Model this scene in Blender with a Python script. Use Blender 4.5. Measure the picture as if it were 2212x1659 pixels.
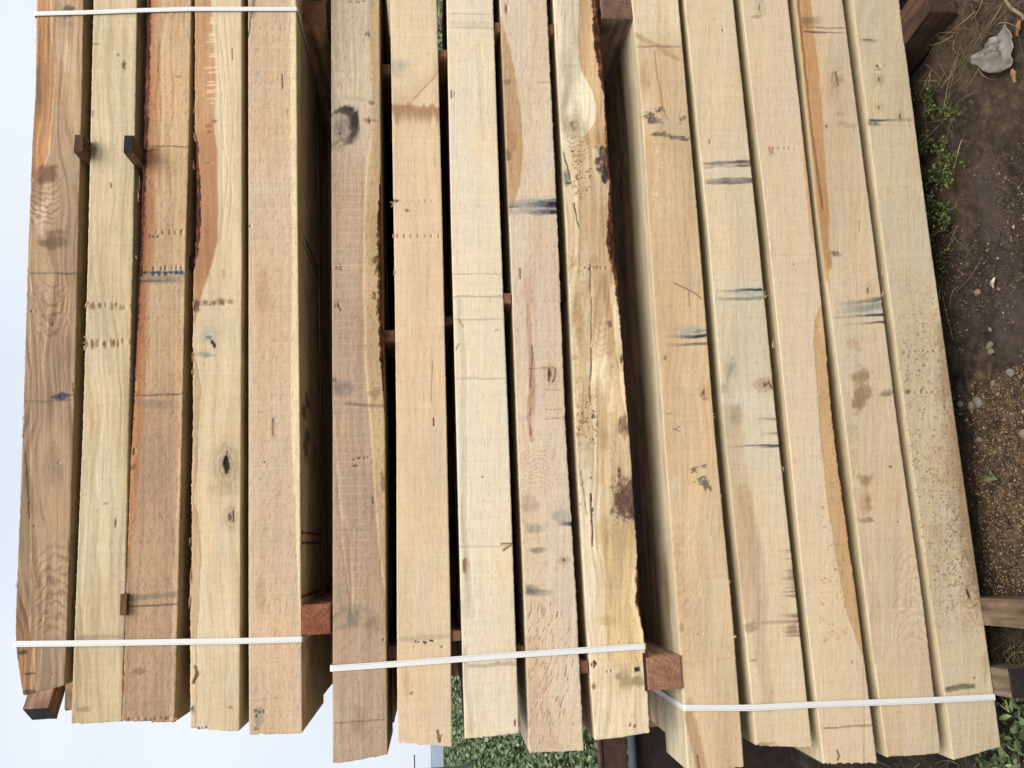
import bpy, math, random
import numpy as np
from mathutils import Vector, Matrix

for o in list(bpy.data.objects): bpy.data.objects.remove(o, do_unlink=True)
scene = bpy.context.scene
col = scene.collection
random.seed(7)
rng = np.random.default_rng(11)

# ------------------------------------------------------------------ camera
# measurements were taken on a 2212 x 1659 view of the photograph (a picture turned a quarter: world down = picture right)
FW, FH, FOC = 2212.0, 1659.0, 1800.0
def nrm(v): v = np.array(v, float); return v/np.linalg.norm(v)
_vx = nrm((735-FW/2, -(-8650-FH/2), FOC))            # world +X in (right, up, forward)
_h = np.array((955-FW/2, -(1640-FH/2), FOC))
_dn = nrm(np.cross(_vx, _h));  _dn = _dn if _dn[0] > 0 else -_dn
_vz = -_dn
_vy = nrm(np.cross(_vx, _vz)); _vy = _vy if _vy[2] > 0 else -_vy
M3 = np.array((_vx, _vy, _vz))                        # rows: world axes in camera terms; world = M3 @ cam
CR, CU, CF = M3[:, 0], M3[:, 1], M3[:, 2]
D = 2.33                                              # metres from the camera to the stack's face
CAMZ = 1.70
def ray(px, py):
    px = np.asarray(px, float); py = np.asarray(py, float)
    d = ((px-FW/2)/FOC)[..., None]*CR + (-(py-FH/2)/FOC)[..., None]*CU + CF
    return d
def at_face(px, py, tanyaw=0.0, y0=D):               # point of the vertical face Y = y0 + X*tanyaw seen there in the photograph
    d = ray(px, py)
    t = y0/(d[..., 1] - tanyaw*d[..., 0])
    return d*t[..., None] + np.array((0, 0, CAMZ))
def at_level(px, py, z):
    d = ray(px, py); t = (z-CAMZ)/d[..., 2]
    return d*t[..., None] + np.array((0, 0, CAMZ))
_p = at_face(2067.7, 932)
CAMZ += 0.10 - _p[2]                                  # the lowest layer rests 10 cm above the ground
print('camera height', CAMZ)

cam_d = bpy.data.cameras.new('camera'); cam = bpy.data.objects.new('camera', cam_d); col.objects.link(cam)
cam_d.sensor_width = 36; cam_d.lens = 36*FOC/FW; cam_d.clip_start = 0.02; cam_d.clip_end = 6000
cam.matrix_world = Matrix(((CR[0], CU[0], -CF[0], 0), (CR[1], CU[1], -CF[1], 0), (CR[2], CU[2], -CF[2], CAMZ), (0, 0, 0, 1)))
scene.camera = cam

# ------------------------------------------------------------------ sky, sun, exposure
SUN_EL, SUN_AZ = math.radians(47), math.radians(163)  # azimuth from +Y (away from the camera) towards +X
w = bpy.data.worlds.new('World'); scene.world = w; w.use_nodes = True
nt = w.node_tree; nt.nodes.clear()
out = nt.nodes.new('ShaderNodeOutputWorld'); bg = nt.nodes.new('ShaderNodeBackground'); bg.inputs['Strength'].default_value = 0.12
sky = nt.nodes.new('ShaderNodeTexSky'); sky.sky_type = 'NISHITA'; sky.sun_disc = False
sky.sun_elevation = SUN_EL; sky.sun_rotation = SUN_AZ; sky.air_density = 1.2; sky.dust_density = 2.0
tc = nt.nodes.new('ShaderNodeTexCoord'); mp = nt.nodes.new('ShaderNodeMapping'); mp.inputs['Scale'].default_value = (1, 1, 2.2)
nz = nt.nodes.new('ShaderNodeTexNoise'); nz.inputs['Scale'].default_value = 1.6; nz.inputs['Detail'].default_value = 5
rp = nt.nodes.new('ShaderNodeValToRGB')
rp.color_ramp.elements[0].position = 0.3; rp.color_ramp.elements[0].color = (6.0, 6.6, 7.7, 1)
rp.color_ramp.elements[1].position = 0.7; rp.color_ramp.elements[1].color = (7.8, 8.2, 8.8, 1)
mx = nt.nodes.new('ShaderNodeMixRGB'); mx.inputs['Fac'].default_value = 0.93
L = nt.links.new
L(tc.outputs['Generated'], mp.inputs['Vector']); L(mp.outputs['Vector'], nz.inputs['Vector']); L(nz.outputs['Fac'], rp.inputs['Fac'])
L(sky.outputs['Color'], mx.inputs['Color1']); L(rp.outputs['Color'], mx.inputs['Color2'])
L(mx.outputs['Color'], bg.inputs['Color']); L(bg.outputs['Background'], out.inputs['Surface'])
sd = bpy.data.lights.new('sun', 'SUN'); sd.energy = 3.95; sd.angle = math.radians(40); sd.color = (1.0, 0.955, 0.91)
sun = bpy.data.objects.new('sun', sd); col.objects.link(sun)
sv = Vector((math.cos(SUN_EL)*math.sin(SUN_AZ), math.cos(SUN_EL)*math.cos(SUN_AZ), math.sin(SUN_EL)))
sun.rotation_euler = sv.to_track_quat('Z', 'Y').to_euler(); sun.location = (0, -5, 8)
scene.view_settings.view_transform = 'Standard'; scene.view_settings.look = 'None'
scene.view_settings.exposure = 0.0; scene.view_settings.gamma = 1.0
scene.cycles.max_bounces = 12; scene.cycles.diffuse_bounces = 8

# ------------------------------------------------------------------ numeric noise
_T = np.random.default_rng(5).random((512, 512)).astype(np.float32)
def vn(x, y, s=0):
    x = x + s*37.17; y = y + s*91.73
    xi = np.floor(x); yi = np.floor(y); fx = x-xi; fy = y-yi
    fx = fx*fx*(3-2*fx); fy = fy*fy*(3-2*fy)
    a = xi.astype(np.int64) & 511; b = yi.astype(np.int64) & 511; a1 = (a+1) & 511; b1 = (b+1) & 511
    return (_T[a, b]*(1-fx)+_T[a1, b]*fx)*(1-fy) + (_T[a, b1]*(1-fx)+_T[a1, b1]*fx)*fy
def fbm(x, y, s=0, o=4):
    r = 0; a = 0.5; t = 0
    for k in range(o):
        r = r + a*vn(x*2**k, y*2**k, s+k*3.3); t += a; a *= 0.5
    return r/t
def sst(a, b, x):
    t = np.clip((x-a)/(b-a), 0, 1); return t*t*(3-2*t)
def lin(c):
    c = np.clip(c, 0, 1); return np.where(c <= 0.04045, c/12.92, ((c+0.055)/1.055)**2.4)
def C(r, g, b): return np.array((r, g, b))/255.0

# ------------------------------------------------------------------ materials
def new_mat(name):
    m = bpy.data.materials.new(name); m.use_nodes = True; n = m.node_tree
    return m, n, n.nodes['Principled BSDF']
def wood_mat(name, bump=0.35, rough=0.78, fine=0.075):
    m, n, p = new_mat(name); N = n.nodes.new; K = n.links.new
    a = N('ShaderNodeAttribute'); a.attribute_name = 'tone'
    g = N('ShaderNodeAttribute'); g.attribute_name = 'grain'
    m1 = N('ShaderNodeMapping'); m1.inputs['Scale'].default_value = (16, 620, 300)
    n1 = N('ShaderNodeTexNoise'); n1.inputs['Scale'].default_value = 1; n1.inputs['Detail'].default_value = 3
    m2 = N('ShaderNodeMapping'); m2.inputs['Scale'].default_value = (520, 26, 60)
    n2 = N('ShaderNodeTexNoise'); n2.inputs['Scale'].default_value = 1; n2.inputs['Detail'].default_value = 2
    m3 = N('ShaderNodeMapping'); m3.inputs['Scale'].default_value = (60, 900, 500)
    n3 = N('ShaderNodeTexNoise'); n3.inputs['Scale'].default_value = 1; n3.inputs['Detail'].default_value = 1
    for mm, nn in ((m1, n1), (m2, n2), (m3, n3)):
        K(g.outputs['Vector'], mm.inputs['Vector']); K(mm.outputs['Vector'], nn.inputs['Vector'])
    mr = N('ShaderNodeMapRange'); mr.inputs['From Min'].default_value = 0.25; mr.inputs['From Max'].default_value = 0.75
    mr.inputs['To Min'].default_value = 1-fine*1.6; mr.inputs['To Max'].default_value = 1+fine
    K(n1.outputs['Fac'], mr.inputs['Value'])
    # short dark pores
    pr = N('ShaderNodeMapRange'); pr.inputs['From Min'].default_value = 0.60; pr.inputs['From Max'].default_value = 0.74
    pr.inputs['To Min'].default_value = 1; pr.inputs['To Max'].default_value = 1-fine*3
    K(n3.outputs['Fac'], pr.inputs['Value'])
    sw = N('ShaderNodeMapRange'); sw.inputs['From Min'].default_value = 0.3; sw.inputs['From Max'].default_value = 0.7
    sw.inputs['To Min'].default_value = 1-fine*0.25; sw.inputs['To Max'].default_value = 1+fine*0.2
    K(n2.outputs['Fac'], sw.inputs['Value'])
    q = N('ShaderNodeMath'); q.operation = 'MULTIPLY'; K(mr.outputs[0], q.inputs[0]); K(pr.outputs[0], q.inputs[1])
    q2 = N('ShaderNodeMath'); q2.operation = 'MULTIPLY'; K(q.outputs[0], q2.inputs[0]); K(sw.outputs[0], q2.inputs[1])
    vm = N('ShaderNodeVectorMath'); vm.operation = 'SCALE'; K(a.outputs['Color'], vm.inputs[0]); K(q2.outputs[0], vm.inputs['Scale'])
    K(vm.outputs[0], p.inputs['Base Color'])
    b = N('ShaderNodeBump'); b.inputs['Strength'].default_value = bump; b.inputs['Distance'].default_value = 0.0012
    K(q2.outputs[0], b.inputs['Height']); K(b.outputs['Normal'], p.inputs['Normal'])
    p.inputs['Roughness'].default_value = rough; p.inputs['Specular IOR Level'].default_value = 0.25
    return m
WOOD = wood_mat('sawn wood')
WOOD_ROUGH = wood_mat('rough sawn wood', 0.6, 0.85, 0.14)
def simple_mat(name, c, rough=0.8, var=0.25, scale=40, bump=0.4, dist=0.003, spec=0.3):
    m, n, p = new_mat(name); N = n.nodes.new; K = n.links.new
    t = N('ShaderNodeTexCoord'); z = N('ShaderNodeTexNoise'); z.inputs['Scale'].default_value = scale; z.inputs['Detail'].default_value = 6
    K(t.outputs['Object'], z.inputs['Vector'])
    r = N('ShaderNodeValToRGB'); c = np.array(c)
    r.color_ramp.elements[0].position = 0.3; r.color_ramp.elements[0].color = (*(c*(1-var)), 1)
    r.color_ramp.elements[1].position = 0.7; r.color_ramp.elements[1].color = (*(c*(1+var)), 1)
    K(z.outputs['Fac'], r.inputs['Fac']); K(r.outputs['Color'], p.inputs['Base Color'])
    b = N('ShaderNodeBump'); b.inputs['Strength'].default_value = bump; b.inputs['Distance'].default_value = dist
    K(z.outputs['Fac'], b.inputs['Height']); K(b.outputs['Normal'], p.inputs['Normal'])
    p.inputs['Roughness'].default_value = rough; p.inputs['Specular IOR Level'].default_value = spec
    return m
def tone_mat(name, rough=0.8, scale=300, bump=0.4, dist=0.002, trans=0.0):
    m, n, p = new_mat(name); N = n.nodes.new; K = n.links.new
    a = N('ShaderNodeAttribute'); a.attribute_name = 'tone'
    t = N('ShaderNodeTexCoord'); z = N('ShaderNodeTexNoise'); z.inputs['Scale'].default_value = scale; z.inputs['Detail'].default_value = 4
    K(t.outputs['Object'], z.inputs['Vector'])
    r = N('ShaderNodeMapRange'); r.inputs['From Min'].default_value = .25; r.inputs['From Max'].default_value = .75
    r.inputs['To Min'].default_value = .75; r.inputs['To Max'].default_value = 1.2; K(z.outputs['Fac'], r.inputs['Value'])
    vm = N('ShaderNodeVectorMath'); vm.operation = 'SCALE'; K(a.outputs['Color'], vm.inputs[0]); K(r.outputs[0], vm.inputs['Scale'])
    K(vm.outputs[0], p.inputs['Base Color'])
    b = N('ShaderNodeBump'); b.inputs['Strength'].default_value = bump; b.inputs['Distance'].default_value = dist
    K(z.outputs['Fac'], b.inputs['Height']); K(b.outputs['Normal'], p.inputs['Normal'])
    p.inputs['Roughness'].default_value = rough; p.inputs['Specular IOR Level'].default_value = 0.25
    return m
BARK = tone_mat('bark', 0.9, 420, 0.9, 0.004)
LEAF = tone_mat('leaf', 0.6, 60, 0.2, 0.001)
STONE = tone_mat('pebble', 0.8, 200, 0.5, 0.002)
FIBRE = tone_mat('wood fibre', 0.85, 500, 0.2, 0.0005)

# ------------------------------------------------------------------ mesh building
def mesh_np(name, co, faces, tone=None, grain=None, mat=None, parent=None, smooth=True, ngons=None):
    """co (n,3); faces (m,4) int or (m,3); ngons: list of index lists"""
    me = bpy.data.meshes.new(name); nv = len(co); nf = len(faces); k = faces.shape[1] if nf else 4
    ngons = ngons or []
    nl = nf*k + sum(len(g) for g in ngons)
    me.vertices.add(nv); me.vertices.foreach_set('co', np.ascontiguousarray(co, dtype=np.float32).ravel())
    me.loops.add(nl); me.polygons.add(nf+len(ngons))
    vi = faces.astype(np.int32).ravel(); st = np.arange(nf, dtype=np.int32)*k
    for g in ngons:
        st = np.append(st, len(vi)).astype(np.int32); vi = np.concatenate((vi, np.array(g, np.int32)))
    me.loops.foreach_set('vertex_index', vi); me.polygons.foreach_set('loop_start', st)
    me.update(calc_edges=True); me.validate()
    sm = np.full(len(me.polygons), smooth); 
    if ngons: sm[nf:] = False
    me.polygons.foreach_set('use_smooth', sm)
    if tone is not None:
        a = me.attributes.new('tone', 'FLOAT_COLOR', 'POINT')
        t4 = np.ones((nv, 4), np.float32); t4[:, :3] = tone; a.data.foreach_set('color', t4.ravel())
    if grain is not None:
        a = me.attributes.new('grain', 'FLOAT_VECTOR', 'POINT'); a.data.foreach_set('vector', np.ascontiguousarray(grain, dtype=np.float32).ravel())
    if mat: me.materials.append(mat)
    o = bpy.data.objects.new(name, me); col.objects.link(o)
    if parent: o.parent = parent
    return o
def tag(o, label=None, cat=None, group=None, kind=None):
    if label: o['label'] = label
    if cat: o['category'] = cat
    if group: o['group'] = group
    if kind: o['kind'] = kind
    return o

# ------------------------------------------------------------------ wood painter: works in the beam's own (across, along) coordinates,
# given in the units measured on the photograph (about 1.3 mm each)
class Paint:
    def __init__(s, X, Y, Lx, Rx, seed, base, dark, gs=7.0, wav=1.0, amt=0.5, patch=0.3, rays=0):
        s.X, s.Y, s.L, s.R, s.seed = X, Y, Lx, Rx, seed
        s.gx = X.copy()                                   # grain coordinate, bent around knots
        s.base, s.dark, s.gs, s.wav, s.amt, s.patch, s.rays = base, dark, gs, wav, amt, patch, rays
        s.ops = []; s.c = None; s.n = 0; s.disp = np.zeros_like(X)
    def bend(s, cx, cy, rx, ry, k):
        q = ((s.X-cx)/rx)**2+((s.Y-cy)/ry)**2
        s.gx += k*np.exp(-q)*np.sign(s.X-cx+.01)*(1-np.exp(-np.abs(s.X-cx)/rx*2))
    def start(s):
        X, Y, sd = s.gx, s.Y, s.seed
        w1 = fbm(X/75, Y/330, sd, 3)*9*s.wav + fbm(X/30, Y/90, sd+9, 2)*1.3*s.wav
        ph = X/s.gs + w1*6/s.gs
        ring = 0.5+0.5*np.sin(6.283*ph*0.42 + 3*vn(ph*.3, Y/500, sd+1))
        ring = ring**1.6
        ring *= sst(0.2, .7, fbm(X/60, Y/220, sd+5, 2))*1.2
        st = fbm(X/2.2, Y/70, sd+2, 3)
        st2 = fbm(X/5.5+w1*.8, Y/260, sd+3, 3)
        t = .72*s.amt*(0.38*ring + 0.35*sst(.4, .8, st) + 0.75*sst(.4, .75, st2))
        big = fbm(s.X/60, s.Y/230, sd+4, 3)
        t = t + s.patch*(sst(.35, .75, big)-.3)
        saw = vn(s.Y/2.6, s.X/70+s.Y/900, sd+6)*.6+vn(s.Y/9, s.X/150, sd+7)*.4
        c = s.base[None, None]*(1-t[..., None]) + s.dark[None, None]*t[..., None]
        c = c*(1+(saw-.5)[..., None]*0.045)
        hue = (fbm(s.X/40, s.Y/150, sd+8, 3)-.5)
        c[..., 0] *= 1+hue*.07; c[..., 2] *= 1-hue*.12
        if s.rays:
            f = vn(s.gx/1.7+s.Y*.12, s.Y/9, sd+11); c = c*(1-s.rays*sst(.66, .86, f))[..., None]
        f = vn(s.gx/1.5, s.Y/12, sd+12); c = c*(1-.07*sst(.74, .92, f))[..., None]
        lum_ = c.mean(-1); s.rel = np.clip((lum_/lum_.mean())**1.15, .7, 1.2); s.c = c; s.saw = saw
        s.disp += (saw-.5)*0.0004 + (st-.5)*0.0005
        return s
    def mixc(s, m, colr, a=1.0):
        m = np.clip(m*a, 0, 1)[..., None]; s.c = s.c*(1-m)+np.asarray(colr)[None, None]*s.rel[..., None]*m
    def mul(s, m, k):                                     # m 0..1 multiplies by k
        s.c = s.c*(1-np.clip(m, 0, 1)[..., None]*(1-np.asarray(k)))
    def nz(s, sx, sy, o=3):
        s.n += 1; return fbm(s.X/sx, s.Y/sy, s.seed+20+s.n*1.7, o)
    def blob(s, cx, cy, rx, ry, colr, a=1.0, soft=.6, warp=.5, m=1, gr=0.0):
        n1 = (s.nz(rx*.55, ry*.55)-.5)*warp*2
        q = np.sqrt(((s.X-cx)/rx)**2+((s.Y-cy)/ry)**2)+n1
        k = 1-sst(1-soft, 1, q)
        if gr: k = k*(1-gr+gr*2*s.nz(3, 14))
        if m: s.mul(k*a, colr)
        else: s.mixc(k, colr, a)
    def side(s, poly, sgn, colr, a=1.0, soft=3, wob=3, line=None, upto=None, m=0):
        """poly: [(y, x)...]: the zone on side sgn (-1: smaller x) of the line"""
        py = [p[0] for p in poly]; px = [p[1] for p in poly]
        b = np.interp(s.Y, py, px) + (s.nz(22, 30)-.5)*wob*2
        dd = (s.X-b)*sgn
        k = sst(-soft/2, soft/2, dd)
        if upto: k = k*(1-sst(upto*.6, upto, dd))
        ex = sst(py[0]-14, py[0], s.Y) if py[0] > 0 else 1.0
        k = k*ex*(1-sst(py[-1], py[-1]+16, s.Y))
        n = .8+.4*s.nz(9, 60)
        (s.mul if m else s.mixc)(k*a*n, colr)
        if line is not None:
            s.mixc((1-sst(0.5, 2.5, np.abs(dd)))*ex*.6, line)
        return k
    def streak(s, y, x0, x1, th, colr, a=.8, fade=0, slope=0, rough=.6, tail=0):
        yy = y+slope*(s.X-x0)+(s.nz(30, 400)-.5)*5
        d = s.Y-yy
        w_ = th*(.5+s.nz(16, 6)*rough*1.7)
        k = 1-sst(w_*.3, w_, np.abs(d))
        if tail: k = np.maximum(k, .45*(1-sst(0, tail, np.where(tail > 0, -d, d)))*(d < 0))
        e = sst(x0-3, x0+6, s.X)*(1-sst(x1-6, x1+3, s.X))
        if fade > 0: e = e*(.15+.85*sst(x0, x1, s.X)**fade)
        if fade < 0: e = e*(.15+.85*(1-sst(x0, x1, s.X))**(-fade))
        s.mixc(k*e*(.55+.9*s.nz(10, 3)), colr, a)
    def line(s, pts, w_, colr, a=.9, wob=2, brk=0):
        d = np.full(s.X.shape, 1e9); X = s.X+((s.nz(9, 14)-.5)*wob*2 if wob < 4 else (s.nz(60, 110, 2)-.5)*wob*3)
        for (x0, y0), (x1, y1) in zip(pts[:-1], pts[1:]):
            vx, vy = x1-x0, y1-y0; t = np.clip(((X-x0)*vx+(s.Y-y0)*vy)/(vx*vx+vy*vy), 0, 1)
            d = np.minimum(d, np.hypot(X-x0-t*vx, s.Y-y0-t*vy))
        k = 1-sst(w_*.35, w_, d)
        if wob >= 4: k = k*(.35+.65*s.nz(20, 60))
        if brk: k = k*sst(.45-.1*brk, .5, s.nz(6, 14))
        s.mixc(k, colr, a); s.disp += k*.0012
    def ticks(s, y, x0, x1, n, h=4, w_=1.6, colr=C(120, 85, 50), a=.75, jit=1.5):
        r = np.random.default_rng(int(y*7+x0))
        for k in range(n):
            x = x0+(x1-x0)*(k+.5)/n+r.uniform(-1, 1)*jit*1.5; yy = y+r.uniform(-1, 1)*jit; hh = h*r.uniform(.6, 1.3)
            d = np.sqrt(((s.X-x)/w_/r.uniform(.7, 1.5))**2+((s.Y-yy)/hh)**2)+(s.nz(2.5, 3, 2)-.5)*.9
            kk = 1-sst(.5, 1.1, d); s.mixc(kk, colr, a); s.mixc((1-sst(.5, 1, np.sqrt(((s.X-x-w_*2)/w_)**2+((s.Y-yy)/hh)**2))), C(235, 215, 175), .35)
            s.disp += kk*.0015
    def specks(s, x0, x1, y0, y1, size=2.0, thr=.74, colr=C(105, 75, 42), a=.7, soft=15):
        e = sst(x0-soft, x0+soft, s.X)*(1-sst(x1-soft, x1+soft, s.X))*sst(y0-soft*3, y0+soft*3, s.Y)*(1-sst(y1-soft*3, y1+soft*3, s.Y))
        s.n += 1; n = vn(s.X/size, s.Y/size/1.2, s.seed+s.n*2.3)*.62+vn(s.X/size/3, s.Y/size/3, s.seed+s.n*3.1)*.38
        s.mixc(sst(thr, thr+.07, n)*e, colr, a)
    def knot(s, cx, cy, rx, ry, core=C(40, 28, 22), halo=C(150, 135, 110), a=.85, ring=1, corea=.9):
        q = np.sqrt(((s.X-cx)/rx)**2+((s.Y-cy)/ry)**2)+(s.nz(rx*.7, ry*.7)-.5)*.5
        s.mixc((1-sst(.6, 2.6, q))*.5*a, halo)
        if ring:
            rr = .5+.5*np.sin(q*9+s.nz(6, 6)*4); s.mul((1-sst(.7, 2.2, q))*rr*.28, (.55, .5, .45))
        q2 = np.sqrt(((s.X-cx)/(rx*.45))**2+((s.Y-cy)/(ry*.6))**2)+(s.nz(rx*.3, ry*.3)-.5)*1.1
        k = 1-sst(.6, 1, q2); s.mixc(k, core, corea); s.disp += k*.003

def _flame(s, cx, y0, y1, wx, per, curv, colr, a=.5, up=1):
    # nested arches of grain where a growth cone is cut lengthwise
    m = sst(y0, y0+(y1-y0)*.25, s.Y)*(1-sst(y1-(y1-y0)*.25, y1, s.Y))*(1-sst(wx*.6, wx, np.abs(s.X-cx)))
    q = s.Y/per+up*curv*((s.X-cx)/wx)**2+(s.nz(16, 20)-.5)*1.6+(s.nz(5, 7)-.5)*.5
    k = sst(.45, 1, .5+.5*np.sin(q*6.283)); s.mixc(k*m*(.4+.9*s.nz(12, 16)), colr, a); s.mixc((1-k)*m*.3, C(235, 205, 160), a*.7)
Paint.flame = _flame
def _cres(s, o, i, colr, a=.9, wp=.3):
    n = (s.nz(12, 12)-.5)*wp; f = lambda e: np.sqrt(((s.X-e[0])/e[2])**2+((s.Y-e[1])/e[3])**2)+n
    k = (1-sst(.86, 1.06, f(o)))*sst(.8, 1.12, f(i)); s.mixc(k*(.6+.8*s.nz(5, 9)), colr, a)
Paint.cres = _cres
BEAMS = {}
ALB = 0.85
def interp_ext(x, xs, ys):
    r = np.interp(x, xs, ys)
    s0 = (ys[1]-ys[0])/(xs[1]-xs[0]); s1 = (ys[-1]-ys[-2])/(xs[-1]-xs[-2])
    r = np.where(x < xs[0], ys[0]+(x-xs[0])*s0*.6, r); return np.where(x > xs[-1], ys[-1]+(x-xs[-1])*s1, r)

# torn fibres on the sawn edges, part of each timber's surface: (x, y, dx, dy, how many, width)
FIB = {}
def fibres(bk, items, tone=C(206, 176, 130)): FIB[bk] = (items, tone)
fibres('u1', [(77, 92, -3, -12, 1, .7), (51, 904, -2, -8, 2, 1.2), (50, 945, -2, -9, 2, 1.2), (37, 1270, -3, -10, 2, 1.2)])
fibres('u2', [(189, 655, -6, 8, 6, 1.4), (186, 736, -8, -2, 6, 1.8), (184, 748, -4, 10, 5, 1.4)])
fibres('u3', [(303, 405, -3, -22, 4, .6), (300, 430, -4, -18, 3, .6), (295, 560, -4, -12, 3, .8), (380, 1556, 1, 5, 4, 1), (300, 1556, 1, 5, 4, 1), (330, 1556, 1, 6, 4, 1.2)])
fibres('u4', [(421, 300, -3, -10, 10, 1.2), (419, 360, -4, -14, 6, 1.2), (419, 240, -2, -8, 5, 1), (418, 655, -2, 12, 6, 1.6), (417, 775, -3, -12, 6, 1.6), (416, 800, -2, 10, 5, 1.4), (412, 1290, -6, 30, 5, 1.8), (413, 1230, -4, 28, 4, 1.6), (411, 1165, -2, 14, 4, 1.2)], C(170, 128, 88))
fibres('m1', [(815, 556, -16, 8, 9, 2), (816, 575, -8, 12, 7, 1.6), (812, 640, -14, -4, 8, 2), (816, 660, -4, 14, 6, 2), (733, 576, 8, 4, 5, 1.4), (732, 660, 5, 8, 5, 1.4), (818, 508, -6, 8, 5, 1.4)], C(132, 96, 58))
fibres('m2', [(849, 438, -7, 2, 7, 1.6), (851, 508, -3, 6, 5, 1.4), (852, 585, -3, 8, 5, 1)])
fibres('l1', [(1585, 1371, 11, 1, 3, 1.1), (1574, 1260, 3, -8, 2, 1.4), (1540, 900, 4, -6, 3, 1), (1511, 570, 5, 3, 3, 1), (1556, 1075, 3, 4, 4, 1)], C(226, 200, 156))
fibres('l4', [(1990, 1411, 7, 3, 3, 1.1), (1983, 1330, 3, 8, 2, 1), (1905, 640, 4, -10, 3, .9), (1940, 960, 4, 9, 4, .9), (1906, 590, 3, -9, 3, .8)], C(226, 200, 156))
fibres('l2', [(1651, 640, 5, -10, 4, .9), (1669, 745, 5, -12, 4, .9), (1690, 1010, 5, 8, 3, .9)], C(226, 200, 156))
fibres('l5', [(1960, 253, 4, 8, 4, 1.4), (1944, 250, 2, 10, 4, 1.4)], C(190, 150, 100))
def fibre_mesh(bk, tan):
    items, tone = FIB[bk]; co = []; fc = []; tn = []; r = np.random.default_rng(sum(map(ord, bk)))
    for (x, y, dx, dy, n, w_) in items:
        for _ in range(n):
            X0 = x+r.uniform(-2, 2); Y0 = y+r.uniform(-7, 7)*(n > 2)
            a = at_face(X0, Y0, tan, D-.0003); b = at_face(X0+dx*r.uniform(.4, .9)+r.uniform(-1, 1), Y0+dy*r.uniform(.5, 1.2)+r.uniform(-2, 2), tan, D-r.uniform(.0005, .003))
            m = (a+b)/2+np.array((0, -.001, 0)); d = b-a; s_ = np.cross(d, (0, 1, 0)); s_ = s_/max(1e-6, np.linalg.norm(s_))*w_*.0008; k = len(co)
            co += [a-s_, a+s_, m+s_*.7, m-s_*.7, b+s_*.15, b-s_*.15]; fc += [(k, k+1, k+2, k+3), (k+3, k+2, k+4, k+5)]; tn += [tone*r.uniform(.7, 1.1)]*6
    return np.array(co), np.array(fc), lin(np.array(tn))*ALB

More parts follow.
